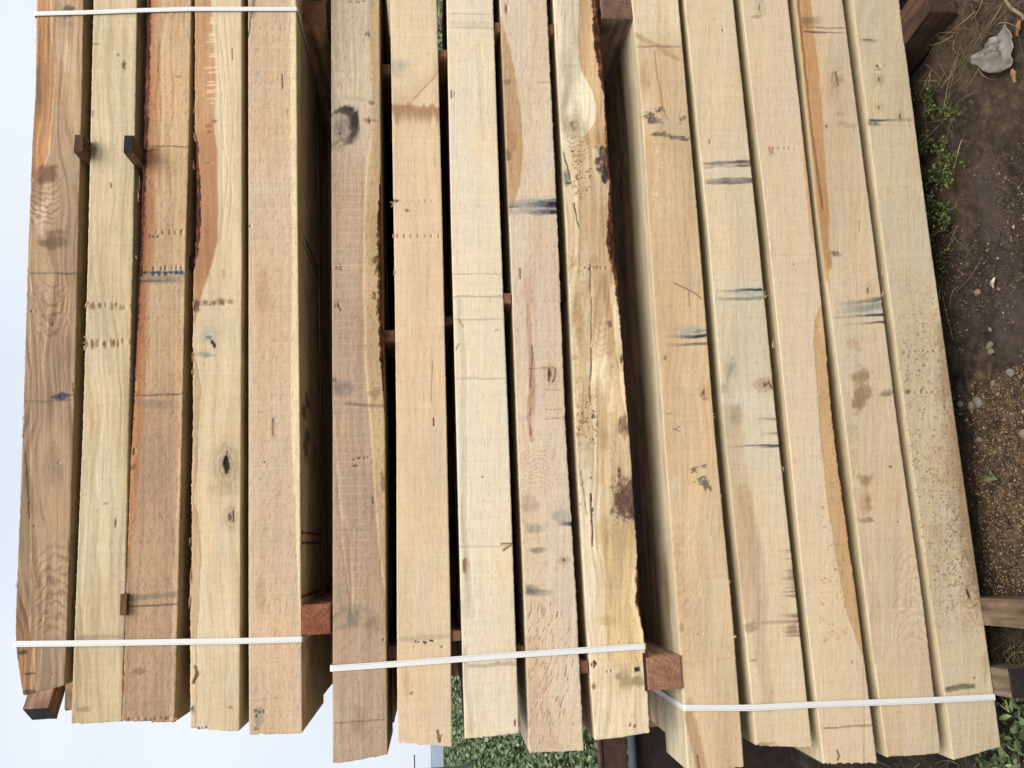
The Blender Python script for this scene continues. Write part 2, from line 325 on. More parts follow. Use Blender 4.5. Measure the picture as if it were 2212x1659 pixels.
def beam(key, edgeL, edgeR, end, tanyaw, width, paint, seed, label, group, base, dark, pk={}, barkL=None, barkR=None,
         top_len=2.62, rag=(.5, .5), dres=0.0022, y0=D, side_fn=None, side_tone=None, endskew=0.0, bark_tone=(C(86, 48, 32), C(150, 92, 60)), rnd=0.0012):
    """edges: [(y, x)...] of the front face; end: ((xL,yL),(xR,yR)) lower end of the picture (the beam's -X end)"""
    eL = sorted(edgeL); eR = sorted(edgeR)
    ys = np.linspace(-700, 1720, 260)
    lx = interp_ext(ys, [p[0] for p in eL], [p[1] for p in eL]); rx = interp_ext(ys, [p[0] for p in eR], [p[1] for p in eR])
    # soften the hand-measured kinks
    ker = np.ones(7)/7
    lx = np.convolve(np.pad(lx, 3, 'edge'), ker, 'valid'); rx = np.convolve(np.pad(rx, 3, 'edge'), ker, 'valid')
    lx[:3] = lx[3]+(lx[4]-lx[3])*np.arange(-3, 0); rx[:3] = rx[3]+(rx[4]-rx[3])*np.arange(-3, 0)
    lx[-3:] = lx[-4]+(lx[-4]-lx[-5])*np.arange(1, 4); rx[-3:] = rx[-4]+(rx[-4]-rx[-5])*np.arange(1, 4)
    PL = at_face(lx, ys, tanyaw, y0); PR = at_face(rx, ys, tanyaw, y0); PM = at_face((lx+rx)/2, ys, tanyaw, y0)
    def f(P, c): return lambda X: np.interp(X, P[::-1, 0], c[::-1])
    zt, zb, yy = f(PL, PL[:, 2]), f(PR, PR[:, 2]), f(PM, ys)
    XeL = at_face(end[0][0], end[0][1], tanyaw, y0)[0]; XeR = at_face(end[1][0], end[1][1], tanyaw, y0)[0]
    Xa = min(XeL, XeR); Xb = Xa+top_len
    S = int((Xb-Xa)/dres/1.12)
    t = np.linspace(0, 1, S); sx = Xa+(Xb-Xa)*t
    hmm = float(np.mean(zt(sx)-zb(sx))); Nf = max(10, int(hmm/dres))
    v = np.linspace(0, 1, Nf+1)
    SX = np.repeat(sx[:, None], Nf+1, 1); V = np.repeat(v[None], S, 0)
    xend = XeL+(XeR-XeL)*V
    fade = np.clip(1-(SX-Xa)/0.30, 0, 1)**1
    XX = SX + (xend-Xa)*fade
    # ragged sawn end
    XX += (vn(V*40, SX*0, seed+3)-.5)*.006*np.clip(1-(SX-Xa)/.02, 0, 1)
    px_y = yy(XX)
    ZT = zt(XX); ZB = zb(XX)
    ZT = ZT + (fbm(XX/.012, XX*0+3, seed+1, 3)-.5)*.0017*rag[0] + sst(.72, .95, vn(XX/.004, XX*0, seed+31))*.0009*rag[0]
    ZB = ZB - (fbm(XX/.012, XX*0+7, seed+2, 3)-.5)*.0017*rag[1] - sst(.72, .95, vn(XX/.004, XX*0, seed+32))*.0009*rag[1]
    Z = ZT*(1-V)+ZB*V
    Lp = np.interp(px_y, ys, lx); Rp = np.interp(px_y, ys, rx)
    PX = Lp+(Rp-Lp)*V
    P = Paint(PX, px_y, Lp, Rp, seed*7.3, base, dark, **pk)
    rec = np.zeros_like(PX); bm = np.zeros_like(PX)
    for bk, sg in ((barkL, -1), (barkR, 1)):
        if not bk: continue
        by = [p[0] for p in bk]; bx = [p[1] for p in bk]
        b = np.interp(px_y, by, bx)
        # bark line is given relative to the edge (distance inwards, 0 = no bark)
        nb = (fbm(px_y/7, PX*0+5, seed+4, 3)-.5)*7
        edge = (Rp if sg > 0 else Lp)
        bb = np.where(b > .5, b+nb*np.clip(b/8, 0, 1), -3.0)
        dist = ((PX-edge)*sg+bb)                                     # >0: bark zone
        tt = np.clip(dist/np.maximum(bb, 1), 0, 1)*(bb > 0)
        m = dist > 0
        bm = np.maximum(bm, m*(bb > 0))
        lump = (fbm(PX/6, px_y/16, seed+6, 3)-.5)
        rec += m*(bb > 0)*(.0013*np.maximum(bb, 0)*(1-np.sqrt(np.clip(1-tt**2*.96, 0, 1)))*1.5 + .0006 + lump*.007*np.clip(tt*3, 0, 1))
    paint(P) if paint else P.start()
    if P.c is None: P.start()
    cl = P.c; g_ = cl.mean(-1, keepdims=True); cl = np.clip(g_+(cl-g_)*.80, 0, 1)
    if bm.any():
        n = fbm(PX/3.5, px_y/13, seed+8, 4); n2 = fbm(PX/8, px_y/50, seed+9, 3)
        bc = bark_tone[0]*(1-sst(.4, .7, n)[..., None])+bark_tone[1]*sst(.4, .7, n)[..., None]
        bc = bc*(.55+.8*n2[..., None])
        cl = np.where(bm[..., None] > 0, bc, cl)
    cornr = np.minimum(V, 1-V)*hmm
    rec += rnd*np.clip(1-cornr/.003, 0, 1)**2
    YF = y0+XX*tanyaw+rec+P.disp*1.0
    # remaining faces: underside (away from the viewer), back, top side
    nd = 12; td = (np.arange(1, nd+1)/nd)**1.8
    ct = side_tone if side_tone is not None else base*.97
    def sidegrid(zc, xc, ycol, rev):
        dd = (td if not rev else td[::-1])[None]
        Xs = np.repeat(xc[:, None], nd, 1) + dd*endskew*np.clip(1-(sx[:, None]-Xa)/.3, 0, 1)
        ys0 = y0+Xs*tanyaw
        Ys = ycol[:, None]+(ys0+width-ycol[:, None])*dd
        Zs = np.repeat(zc[:, None], nd, 1) - 0
        n = fbm(Xs/.25, dd*6+Xs*0, seed+12, 3); n2 = fbm(Xs/.9, Ys/.004, seed+13, 3); n3 = fbm(Xs/.10, Ys/.03, seed+14, 3)
        c = ct[None, None]*(1.0-.09*sst(.4, .7, n2)-.08*sst(.5, .75, n3))[..., None]
        c[..., 2] *= (1-.12*n)
        return Xs, Ys, Zs, c
    bX, bY, bZ, bC = sidegrid(Z[:, -1], XX[:, -1], YF[:, -1], False)
    tX, tY, tZ, tC = sidegrid(Z[:, 0], XX[:, 0], YF[:, 0], True)
    if side_fn: side_fn(bX, bY-y0, bZ, bC, tX, tY-y0, tZ, tC)
    for q_ in (bC, tC): g2 = q_.mean(-1, keepdims=True); q_[:] = g2+(q_-g2)*.74
    AX = np.concatenate((XX, bX, tX), 1); AY = np.concatenate((YF, bY, tY), 1); AZ = np.concatenate((Z, bZ, tZ), 1)
    AC = np.concatenate((cl, bC, tC), 1); NP = AX.shape[1]
    co = np.stack((AX, AY, AZ), -1).reshape(-1, 3)
    tone = lin(AC.reshape(-1, 3))*ALB
    gxm = P.gx/1.8*.0024
    gr = np.stack((AX, np.concatenate((gxm, bY*.5, tY*.5), 1), AZ*.2), -1).reshape(-1, 3)+np.array((seed*.37, seed*.11, 0))
    i = np.arange(S-1)[:, None]; j = np.arange(NP)[None]; j1 = (j+1) % NP
    F = np.stack((i*NP+j, i*NP+j1, (i+1)*NP+j1, (i+1)*NP+j), -1)
    bmf = np.zeros((S-1, NP), bool)
    if bm.any():
        q = bm > 0; bmf[:, :Nf] = q[:-1, :-1] & q[1:, 1:] & q[:-1, 1:] & q[1:, :-1]
    Fb = F[bmf]; Fw = F[~bmf]
    caps = [list(range(NP))[::-1], [(S-1)*NP+k for k in range(NP)]]
    cf, tf, gf, Ff = co, tone, gr, Fw.reshape(-1, 4)
    if key in FIB:
        c_, f_, t_ = fibre_mesh(key, tanyaw); Ff = np.concatenate((Ff, f_+len(co))); cf = np.concatenate((co, c_)); tf = np.concatenate((tone, t_)); gf = np.concatenate((gr, c_))
    o = mesh_np('sawn_timber', cf, Ff, tf, gf, WOOD, ngons=caps)
    tag(o, label, 'timber beam', group, 'thing')
    if len(Fb):
        rows = Fb.reshape(-1, 4)[:, 0]//NP; jL = Fb.reshape(-1, 4)[:, 0] % NP; cutr = np.where(np.diff(np.unique(rows)) > 4)[0]; ur = np.unique(rows)
        lims = [ur[0]]+[ur[c_+1] for c_ in cutr]+[ur[-1]+1]
        for r0, r1 in zip(lims[:-1], lims[1:]):
            Fs = Fb.reshape(-1, 4)[(rows >= r0) & (rows < r1)]
            used, inv = np.unique(Fs.ravel(), return_inverse=True)
            mesh_np('bark', co[used], inv.reshape(-1, 4), tone[used], gr[used], BARK, parent=o)
    BEAMS[key] = dict(obj=o, zt=zt, zb=zb, tan=tanyaw, Xa=Xa, Xb=Xb, Xe=(XeL, XeR), w=width, ys=ys, lx=lx, rx=rx, y0=y0)
    return o

# ------------------------------------------------------------------ the three bundles
_ud = ray(513, -13300); TAN_U = float(_ud[1]/_ud[0]); TAN_M = 0.0; TAN_L = 0.0
print('upper yaw', TAN_U)
GU, GM, GL = 'front timber beams of the upper bundle', 'front timber beams of the middle bundle', 'front timber beams of the lower bundle'
BLUE = C(52, 62, 82); DK = C(45, 34, 26); GREY = C(140, 128, 104)

# ---- upper bundle
def p1(P):
    P.bend(120, 260, 40, 120, 16); P.bend(95, 600, 30, 130, -14); P.bend(120, 1250, 60, 160, 18); P.start()
    P.mul(sst(0, 1, 1-np.abs(P.Y-60)/400)*.9, (1.16, 1.15, 1.12))
    P.side([(-300, 105), (0, 108), (100, 114), (170, 119), (250, 113), (330, 105), (370, 93), (396, 66)], -1, C(192, 132, 80), .85, 3, 2, line=C(225, 190, 145))
    P.blob(105, 380, 34, 26, C(120, 85, 55), .55)
    P.blob(88, 458, 30, 60, C(208, 182, 142), .6, .8, .8, 0)
    P.blob(140, 110, 20, 70, C(205, 180, 140), .6, .7, .6, 0)
    P.flame(95, 392, 500, 44, 13, 1.6, C(130, 96, 66), .65)
    P.flame(120, 1150, 1400, 60, 26, 3.0, C(120, 86, 58), .5, -1)
    P.flame(110, 590, 760, 50, 34, 3.5, C(120, 88, 62), .5)
    P.blob(143, 22, 22, 20, C(70, 66, 55), .75, .8, .7, 0); P.blob(142, 52, 24, 10, GREY, .4, m=0)
    P.blob(120, 520, 40, 26, (.62, .6, .58), .7); P.streak(590, 62, 168, 3, C(95, 80, 66), .6)
    for x0 in (92, 120, 142): P.line([(x0, 620), (x0+8, 700), (x0-4, 790), (x0+6, 850)], 1.8, C(200, 165, 125), .5, 6)
    P.streak(866, 50, 158, 3, C(110, 86, 66), .5)
    P.blob(133, 857, 26, 9, BLUE, .95, .6, .6, 0, gr=.5); P.blob(112, 1010, 26, 90, (.8, .78, .8), .7, .8)
    P.line([(54, 975), (60, 1050), (64, 1118)], 1.6, DK, .85); P.line([(156, 830), (160, 862)], 1.6, DK, .8); P.line([(148, 1170), (150, 1240)], 1.4, DK, .6)
    P.side([(1230, 34), (1280, 44), (1340, 63), (1400, 71), (1500, 78)], -1, C(160, 106, 66), .75, 4, 2, line=C(205, 170, 125))
    P.blob(50, 1408, 16, 7, C(60, 50, 40), .8, m=0); P.blob(60, 1454, 18, 4, C(70, 48, 32), .8, m=0); P.blob(66, 1493, 22, 7, C(80, 66, 52), .85, m=0)
    P.ticks(1457, 108, 128, 3, 2.5, 2, C(70, 45, 25), .9)
    for x, y in ((67, 818), (112, 702), (120, 955), (76, 1134), (125, 1002), (88, 1340), (65, 672)): P.ticks(y, x-2, x+2, 1, 3, 2, C(80, 55, 35), .8)
beam('u1', [(-300, 83), (0, 79), (200, 77), (300, 70), (548, 60.5), (932, 49), (1316, 34.5), (1388, 33.5), (1430, 38), (1501, 50)],
     [(0, 180), (200, 177), (548, 168), (932, 159), (1316, 146.5), (1480, 139)], ((50, 1501), (139, 1480)), TAN_U, .27, p1, 1,
     'topmost brown figured timber beam of the upper bundle, with blue stain and orange edge', GU, C(182, 148, 110), C(122, 88, 60), dict(gs=8, wav=1.5, amt=.75, patch=.35), rag=(1.6, .8))
def p2(P):
    P.bend(245, 1200, 30, 90, 12); P.bend(230, 700, 26, 70, 9); P.start()
    for y0, y1, x in ((880, 1300, 212), (1000, 1560, 182), (560, 700, 200)): P.line([(x, y0), (x-8, (y0+y1)/2), (x-14, y1)], 9, C(160, 150, 118), .35, 7)
    P.blob(268, 140, 6, 12, C(95, 70, 45), .8, m=0, gr=.8); P.blob(255, 118, 5, 5, C(120, 90, 60), .6, m=0); P.blob(200, 245, 5, 10, C(130, 112, 90), .6, m=0)
    P.blob(207, 95, 12, 3, C(130, 105, 78), .6, m=0); P.blob(200, 322, 14, 26, C(105, 92, 72), .75, .8, m=0)  # last blob paints the soft shadow cast by the protruding stick
    P.ticks(661, 190, 284, 11, 8, 4, C(150, 118, 76), .7, 4); P.ticks(741, 186, 280, 12, 9, 4, C(146, 112, 70), .75, 4)
    P.ticks(1130, 248, 252, 1, 13, 1.8, C(70, 50, 32), .9); P.blob(228, 1088, 10, 5, C(140, 112, 75), .6, m=0)
    P.streak(1375, 165, 265, 7, C(150, 130, 98), .5); P.blob(182, 1530, 20, 8, C(140, 115, 80), .5, m=0)
    P.streak(30, 205, 292, 10, C(165, 148, 118), .35); P.line([(241, 395), (241, 405)], 2, DK, .6)
beam('u2', [(0, 202), (548, 190), (932, 178.7), (1316, 163), (1563, 153.6)], [(0, 296), (548, 287), (932, 278), (1316, 270), (1558, 262.5)],
     ((153.6, 1563), (262, 1558)), TAN_U, .26, p2, 2, 'pale straw timber beam with two rows of tooth marks, second from the upper bundle top', GU, C(216, 193, 148), C(160, 130, 88), dict(gs=6, wav=1.2, amt=.55, patch=.22), rag=(1.0, 1.0))
def p3(P):
    P.start(); X, Y = P.X, P.Y
    r = (X-P.L)/(P.R-P.L)
    low = sst(780, 960, Y)
    P.mixc(low*.75, C(172, 134, 100)); P.mul((1-low)*sst(0, 1, 1-np.abs(Y-200)/300), (1.06, 1.05, 1.02))
    wdt = np.interp(Y, [-400, 0, 300, 500, 800, 1000, 1150, 1250], [.36, .36, .38, .36, .27, .2, .12, .0])+(P.nz(16, 60)-.5)*.12
    k = 1-sst(0, 1, r/np.maximum(wdt, .01)); k = k**.45*(wdt > .02)
    P.mixc(k, C(176, 100, 50), .92); P.mixc((1-sst(0, .55, r/np.maximum(wdt, .01)))*(wdt > .02), C(120, 52, 26), .55)
    P.side([(820, 296), (900, 298), (1000, 292), (1100, 290), (1170, 286)], -1, C(200, 138, 84), .8, 3, 2)
    P.side([(600, 396), (900, 388), (1316, 374), (1560, 366)], 1, C(214, 184, 140), .6, 6, 5)
    for x in (345, 352, 373): P.line([(x, 20), (x, 200), (x-3, 420)], 5, C(165, 120, 78), .28, 8)
    P.streak(316, 318, 408, 2.2, C(90, 70, 55), .7); P.streak(322, 320, 350, 6, C(60, 50, 44), .6, -1)
    P.ticks(502, 330, 400, 5, 6, 2.2, C(110, 70, 40), .8, 1); P.ticks(511, 318, 346, 3, 5, 3, C(110, 70, 40), .8, 1)
    P.ticks(580, 328, 398, 6, 8, 2, C(85, 60, 45), .8, 2)
    P.streak(590, 306, 400, 5, BLUE, .95, 0, 0, .4); P.streak(607, 305, 400, 4, BLUE, .85, -1, 0, .4); P.blob(350, 600, 55, 16, C(120, 105, 90), .5, .7, m=0)
    P.ticks(590, 310, 400, 7, 5, 4, BLUE, .8, 2)
    P.streak(853, 290, 395, 3, C(92, 76, 66), .6); P.blob(330, 872, 60, 14, C(140, 115, 95), .5, .6, m=0)
    P.ticks(974, 286, 292, 1, 10, 3, DK, .75); P.blob(288, 1008, 9, 8, C(110, 75, 50), .7, m=0)
    P.streak(1290, 272, 384, 10, C(120, 104, 88), .6, 0, -.04); P.streak(1308, 275, 384, 3, C(80, 68, 58), .7)
    P.blob(300, 1450, 20, 10, C(125, 92, 70), .6, m=0); P.blob(385, 165, 14, 3, C(120, 95, 65), .4, m=0)
    P.blob(400, 260, 30, 22, C(205, 165, 115), .5, m=0)
    P.ticks(1553, 272, 372, 9, 4, 3, C(110, 72, 45), .7, 3)
beam('u3', [(0, 312), (548, 300), (932, 285), (1100, 279), (1250, 273), (1316, 272), (1557, 263.5)], [(0, 413), (300, 408), (548, 401), (932, 393), (1316, 384), (1560, 377)],
     ((263.5, 1557), (377, 1560)), TAN_U, .25, p3, 3, 'orange edged timber beam with dark red bark strip, third from the upper bundle top', GU, C(205, 168, 122), C(160, 120, 80), dict(gs=5, wav=.6, amt=.45, patch=.25, rays=.12),
     barkL=[(-500, 16), (0, 16), (300, 14), (500, 10), (700, 5), (900, 2.5), (980, 0), (1600, 0)], rag=(1.2, 1.2), bark_tone=(C(68, 34, 26), C(112, 60, 40)))
def p4(P):
    P.bend(487, 1000, 26, 50, 12); P.bend(461, 742, 24, 60, 10); P.start()
    poly = [(-300, 452), (0, 456), (100, 462), (150, 465), (290, 465), (330, 468), (450, 471), (520, 469), (575, 456), (640, 434), (704, 417), (712, 405)]
    P.side(poly, -1, C(190, 138, 88), .88, 3, 3, line=C(206, 160, 108))
    P.mixc(sst(250, 320, P.Y)*(1-sst(560, 700, P.Y))*(1-sst(-2, 3, P.X-np.interp(P.Y, [p[0] for p in poly], [p[1] for p in poly]))), C(160, 92, 46), .35)
    r = np.random.default_rng(4)
    for y in (40, 48, 52, 74, 78, 85, 92, 118, 122, 148, 158, 178, 185, 196, 202, 214, 224):
        P.streak(y, 440+r.uniform(-3, 12), 466+r.uniform(-4, 14), 2.6, C(232, 196, 148), .75, 0, -.1, .6)
    for x, y in ((451, 272), (452, 285), (462, 262)): P.blob(x, y, 9, 5, C(135, 85, 45), .6, m=0)
    P.ticks(353, 446, 452, 1, 2, 6, C(90, 60, 35), .7)
    for x in (478, 486, 498): P.line([(x-14, 40), (x, 200), (x+4, 420), (x-4, 520)], 3, C(226, 190, 148), .45, 5)
    P.line([(503, 105), (502, 128)], 2.5, C(150, 110, 75), .7)
    P.streak(655, 420, 505, 7, C(150, 115, 78), .7, 0, -.05, .8); P.ticks(655, 424, 495, 5, 9, 4, C(138, 105, 70), .75, 4); P.blob(424, 660, 10, 16, C(100, 76, 50), .7, m=0)
    P.blob(455, 722, 34, 30, C(180, 172, 150), .6, .8, .6, 0); P.blob(452, 728, 12, 6, C(90, 90, 84), .6, m=0); P.blob(445, 766, 28, 9, C(120, 118, 104), .6, .8, m=0, gr=.6)
    P.line([(459, 738), (463, 744), (464, 748)], 5, C(30, 26, 24), .95, 1.5)
    P.knot(489, 1005, 19, 30, C(32, 26, 24), C(170, 155, 122), .9); P.line([(487, 990), (487, 1008), (489, 1020)], 6, C(30, 24, 22), .95, 4); P.line([(490, 975), (489, 990)], 2, DK, .8)
    P.blob(480, 1060, 40, 22, C(190, 168, 130), .55, .8, m=0, gr=.6); P.knot(498, 1118, 10, 16, C(70, 52, 38), C(170, 150, 120), .7, 1, .6); P.line([(505, 1105), (504, 1128)], 2.2, DK, .8)
    P.side([(765, 419), (790, 424), (830, 432), (900, 429), (1000, 426), (1080, 418), (1110, 428), (1200, 433), (1320, 428), (1380, 423)], -1, C(196, 156, 108), .75, 3, 2, line=C(170, 130, 85))
    P.line([(422, 1438), (427, 1455), (419, 1472)], 5, C(120, 82, 45), .85, 1); P.line([(424, 1450), (420, 1470)], 2, DK, .8)
    P.blob(416, 1528, 6, 9, BLUE, .7, m=0); P.blob(498, 1530, 8, 6, C(150, 118, 80), .7, m=0); P.ticks(1570, 420, 450, 4, 5, 2.5, C(85, 62, 40), .8)
    P.blob(483, 592, 6, 18, C(160, 140, 110), .5, m=0)
beam('u4', [(0, 421), (290, 421), (548, 418.5), (700, 417), (932, 416.5), (1200, 411), (1316, 411), (1573, 411)], [(0, 522), (548, 522.6), (932, 520.5), (1316, 519), (1578, 517.5)],
     ((411, 1573), (517.5, 1579)), TAN_U, .26, p4, 4, 'cream timber beam with two dark knots and orange bark edged corner, fourth in upper bundle', GU, C(224, 200, 156), C(180, 146, 100), dict(gs=7, wav=1.2, amt=.4, patch=.2),
     barkL=[(-500, 0), (285, 0), (310, 7), (400, 13), (480, 15), (540, 10), (575, 3), (590, 0), (1080, 0), (1130, 3), (1240, 3.5), (1260, 0), (1600, 0)], rag=(2.4, .5), bark_tone=(C(60, 42, 34), C(140, 66, 38)))
def p5(P):
    P.start()
    P.side([(-300, 620), (0, 625), (300, 626), (500, 629), (800, 627), (932, 629), (1100, 636), (1316, 644), (1400, 650)], 1, C(230, 206, 158), .8, 5, 2, line=C(200, 170, 125))
    for q in range(40):
        y = -200+q*38+np.random.default_rng(q).uniform(-8, 8)
        P.streak(y, 540, 632, 2.2, C(228, 198, 156), .3, 0, 0, .5)
    P.line([(549, 0), (541, 45), (537, 80)], 2.2, C(70, 55, 48), .8, 1.5); P.line([(553, 0), (545, 30)], 1.6, C(90, 75, 62), .7); P.blob(545, 20, 14, 30, C(150, 130, 108), .5, m=0)
    P.line([(610, 160), (610, 190)], 2.4, C(110, 82, 58), .85, 1); P.line([(622, 235), (620, 250)], 1.6, C(140, 112, 85), .7)
    P.ticks(489, 536, 541, 1, 4, 3, DK, .9); P.line([(590, 905), (590, 940)], 3, C(95, 72, 52), .85, 1.5); P.blob(590, 930, 8, 26, C(170, 140, 110), .5, m=0)
    P.blob(568, 640, 24, 90, (.88, .84, .8), .8, .9); P.blob(560, 1290, 20, 60, (.9, .86, .8), .7, .9)
    P.blob(560, 1545, 17, 26, C(150, 142, 112), .75, .6, m=0, gr=.4); P.ticks(1540, 556, 568, 3, 4, 3, C(70, 58, 45), .85, 5); P.blob(553, 1572, 8, 6, C(110, 96, 75), .7, m=0); P.blob(552, 1532, 9, 4, C(100, 75, 52), .7, m=0)
    P.streak(1508, 540, 610, 2, C(160, 132, 100), .5); P.ticks(997, 570, 574, 1, 3, 1.8, DK, .6)
    for y in (205, 400): P.streak(y, 538, 636, 12, C(196, 180, 148), .3)
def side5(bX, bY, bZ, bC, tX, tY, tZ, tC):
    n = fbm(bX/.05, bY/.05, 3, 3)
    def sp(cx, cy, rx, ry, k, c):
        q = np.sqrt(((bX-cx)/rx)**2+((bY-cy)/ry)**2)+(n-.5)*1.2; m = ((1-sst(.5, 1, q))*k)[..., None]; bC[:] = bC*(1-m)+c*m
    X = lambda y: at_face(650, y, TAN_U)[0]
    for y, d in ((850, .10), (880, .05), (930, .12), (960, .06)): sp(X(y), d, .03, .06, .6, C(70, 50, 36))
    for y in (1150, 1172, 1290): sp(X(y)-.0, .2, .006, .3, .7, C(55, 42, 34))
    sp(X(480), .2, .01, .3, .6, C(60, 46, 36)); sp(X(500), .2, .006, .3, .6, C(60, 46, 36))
beam('u5', [(0, 536), (548, 537), (932, 537), (1316, 537), (1586, 538)], [(0, 640), (548, 643.5), (932, 648), (1316, 650.5), (1583, 653)],
     ((538, 1586), (653, 1583)), TAN_U, .42, p5, 5, 'pinkish tan timber beam with a cream lower edge strip, lowest of the upper bundle', GU, C(216, 182, 142), C(186, 148, 108), dict(gs=6, wav=.7, amt=.38, patch=.2, rays=.10), rag=(.5, .4),
     side_fn=side5, side_tone=C(222, 190, 148))

# ---- middle bundle
def q1(P):
    P.bend(765, 262, 45, 60, 22); P.start(); X, Y = P.X, P.Y
    P.mixc((1-sst(200, 420, Y))*.7, C(212, 192, 156)); P.mixc(sst(820, 1050, Y)*(1-sst(1250, 1450, Y)), C(160, 126, 96), .35)
    poly = [(-300, 800), (0, 800), (150, 798), (260, 808), (330, 796), (400, 790), (494, 786), (640, 787), (784, 790), (932, 802), (1100, 812), (1240, 826), (1300, 838)]
    P.side(poly, 1, C(196, 160, 108), .75, 4, 1.5)
    b = np.interp(Y, [p[0] for p in poly], [p[1] for p in poly])+(P.nz(20, 40)-.5)*3
    P.mixc((1-sst(1, 4, np.abs(X-b)))*sst(250, 330, Y), C(222, 186, 136), .75)
    P.line([(722, 900), (735, 1050), (750, 1150), (762, 1290), (768, 1340)], 6, C(198, 166, 128), .5, 8); P.line([(724, 1000), (742, 1180), (756, 1320)], 4, C(198, 166, 128), .5, 8)
    for q in range(60):
        y = 300+q*17; P.streak(y, 720, 800, 1.6, C(208, 176, 142), .4, 0, 0, .5)
    P.blob(742, 290, 26, 30, C(176, 160, 134), .7, .7, m=0); P.blob(738, 230, 40, 36, C(188, 174, 150), .5, .8, m=0)
    P.knot(740, 282, 24, 28, C(120, 100, 80), C(176, 160, 134), .9, 1, .25); P.blob(748, 268, 40, 42, C(120, 104, 92), .5, .9, .5, 0)
    P.cres((742, 272, 36, 42), (728, 280, 30, 36), C(82, 68, 54), .75, .5); P.cres((744, 268, 32, 38), (734, 274, 27, 36), C(64, 52, 42), .75, .45); P.blob(766, 256, 10, 22, C(46, 36, 30), .85, .7, .7, 0, gr=.4); P.streak(234, 738, 764, 5, C(60, 46, 44), .8, 1); P.line([(744, 300), (728, 309), (716, 316)], 5, C(120, 104, 90), .45, 2); P.blob(733, 288, 6, 5, C(110, 90, 74), .7, m=0); P.blob(803, 221, 10, 6, C(112, 98, 80), .8, m=0, gr=.5); P.blob(776, 214, 30, 8, C(165, 150, 125), .5, m=0)
    P.blob(800, 260, 18, 7, C(140, 95, 66), .7, m=0); P.ticks(262, 797, 801, 1, 9, 2.6, C(90, 60, 42), .85)
    P.ticks(73, 790, 800, 2, 8, 2.5, C(110, 84, 58), .75, 1); P.ticks(3, 755, 790, 4, 3, 4, C(120, 98, 72), .6, 2)
    P.ticks(578, 726, 738, 4, 6, 2, C(120, 88, 60), .7, 3); P.ticks(660, 726, 736, 3, 6, 2, C(110, 80, 55), .75, 3)
    P.blob(735, 838, 40, 24, C(112, 98, 90), .6, .9, m=0); P.blob(722, 820, 8, 5, C(80, 72, 70), .6, m=0)
    P.streak(872, 745, 832, 5, C(104, 84, 64), .5, 0, .08); P.blob(810, 850, 20, 18, C(130, 100, 70), .5, m=0)
    P.ticks(990, 760, 800, 5, 3, 3, C(96, 72, 52), .8, 2); P.blob(766, 1006, 9, 3, C(90, 68, 48), .8, m=0); P.line([(804, 1075), (805, 1088)], 1.8, DK, .8)
    P.blob(758, 1330, 46, 34, C(118, 112, 92), .75, .9, .9, 0, gr=.4); P.blob(730, 1290, 20, 40, C(150, 138, 116), .5, .9, m=0); P.blob(800, 1350, 30, 30, C(120, 100, 78), .5, .9, m=0)
    P.streak(1558, 720, 832, 2.2, C(104, 80, 60), .6); P.blob(775, 1570, 22, 50, (.82, .8, .78), .7, .9); P.ticks(1384, 826, 830, 1, 4, 2, DK, .7)
    P.blob(826, 1045, 8, 30, C(110, 84, 60), .6, m=0)
beam('m1', [(0, 715), (548, 716.5), (932, 718.7), (1316, 718.8), (1650, 718.8)], [(0, 820), (200, 821), (400, 823), (548, 824), (700, 826), (850, 830), (932, 832), (1316, 834), (1629, 837)],
     ((718.8, 1650), (837, 1629)), TAN_M, .265, q1, 11, 'greyish brown timber beam with big dark knot and bark edge, topmost of the middle bundle', GM, C(190, 158, 124), C(146, 112, 82), dict(gs=6, wav=.8, amt=.4, patch=.22, rays=.1),
     barkR=[(-500, 0), (360, 0), (400, 4), (480, 9), (600, 9), (700, 9), (780, 7), (850, 2.5), (900, 0), (1700, 0)], rag=(.4, .8), endskew=0.0)
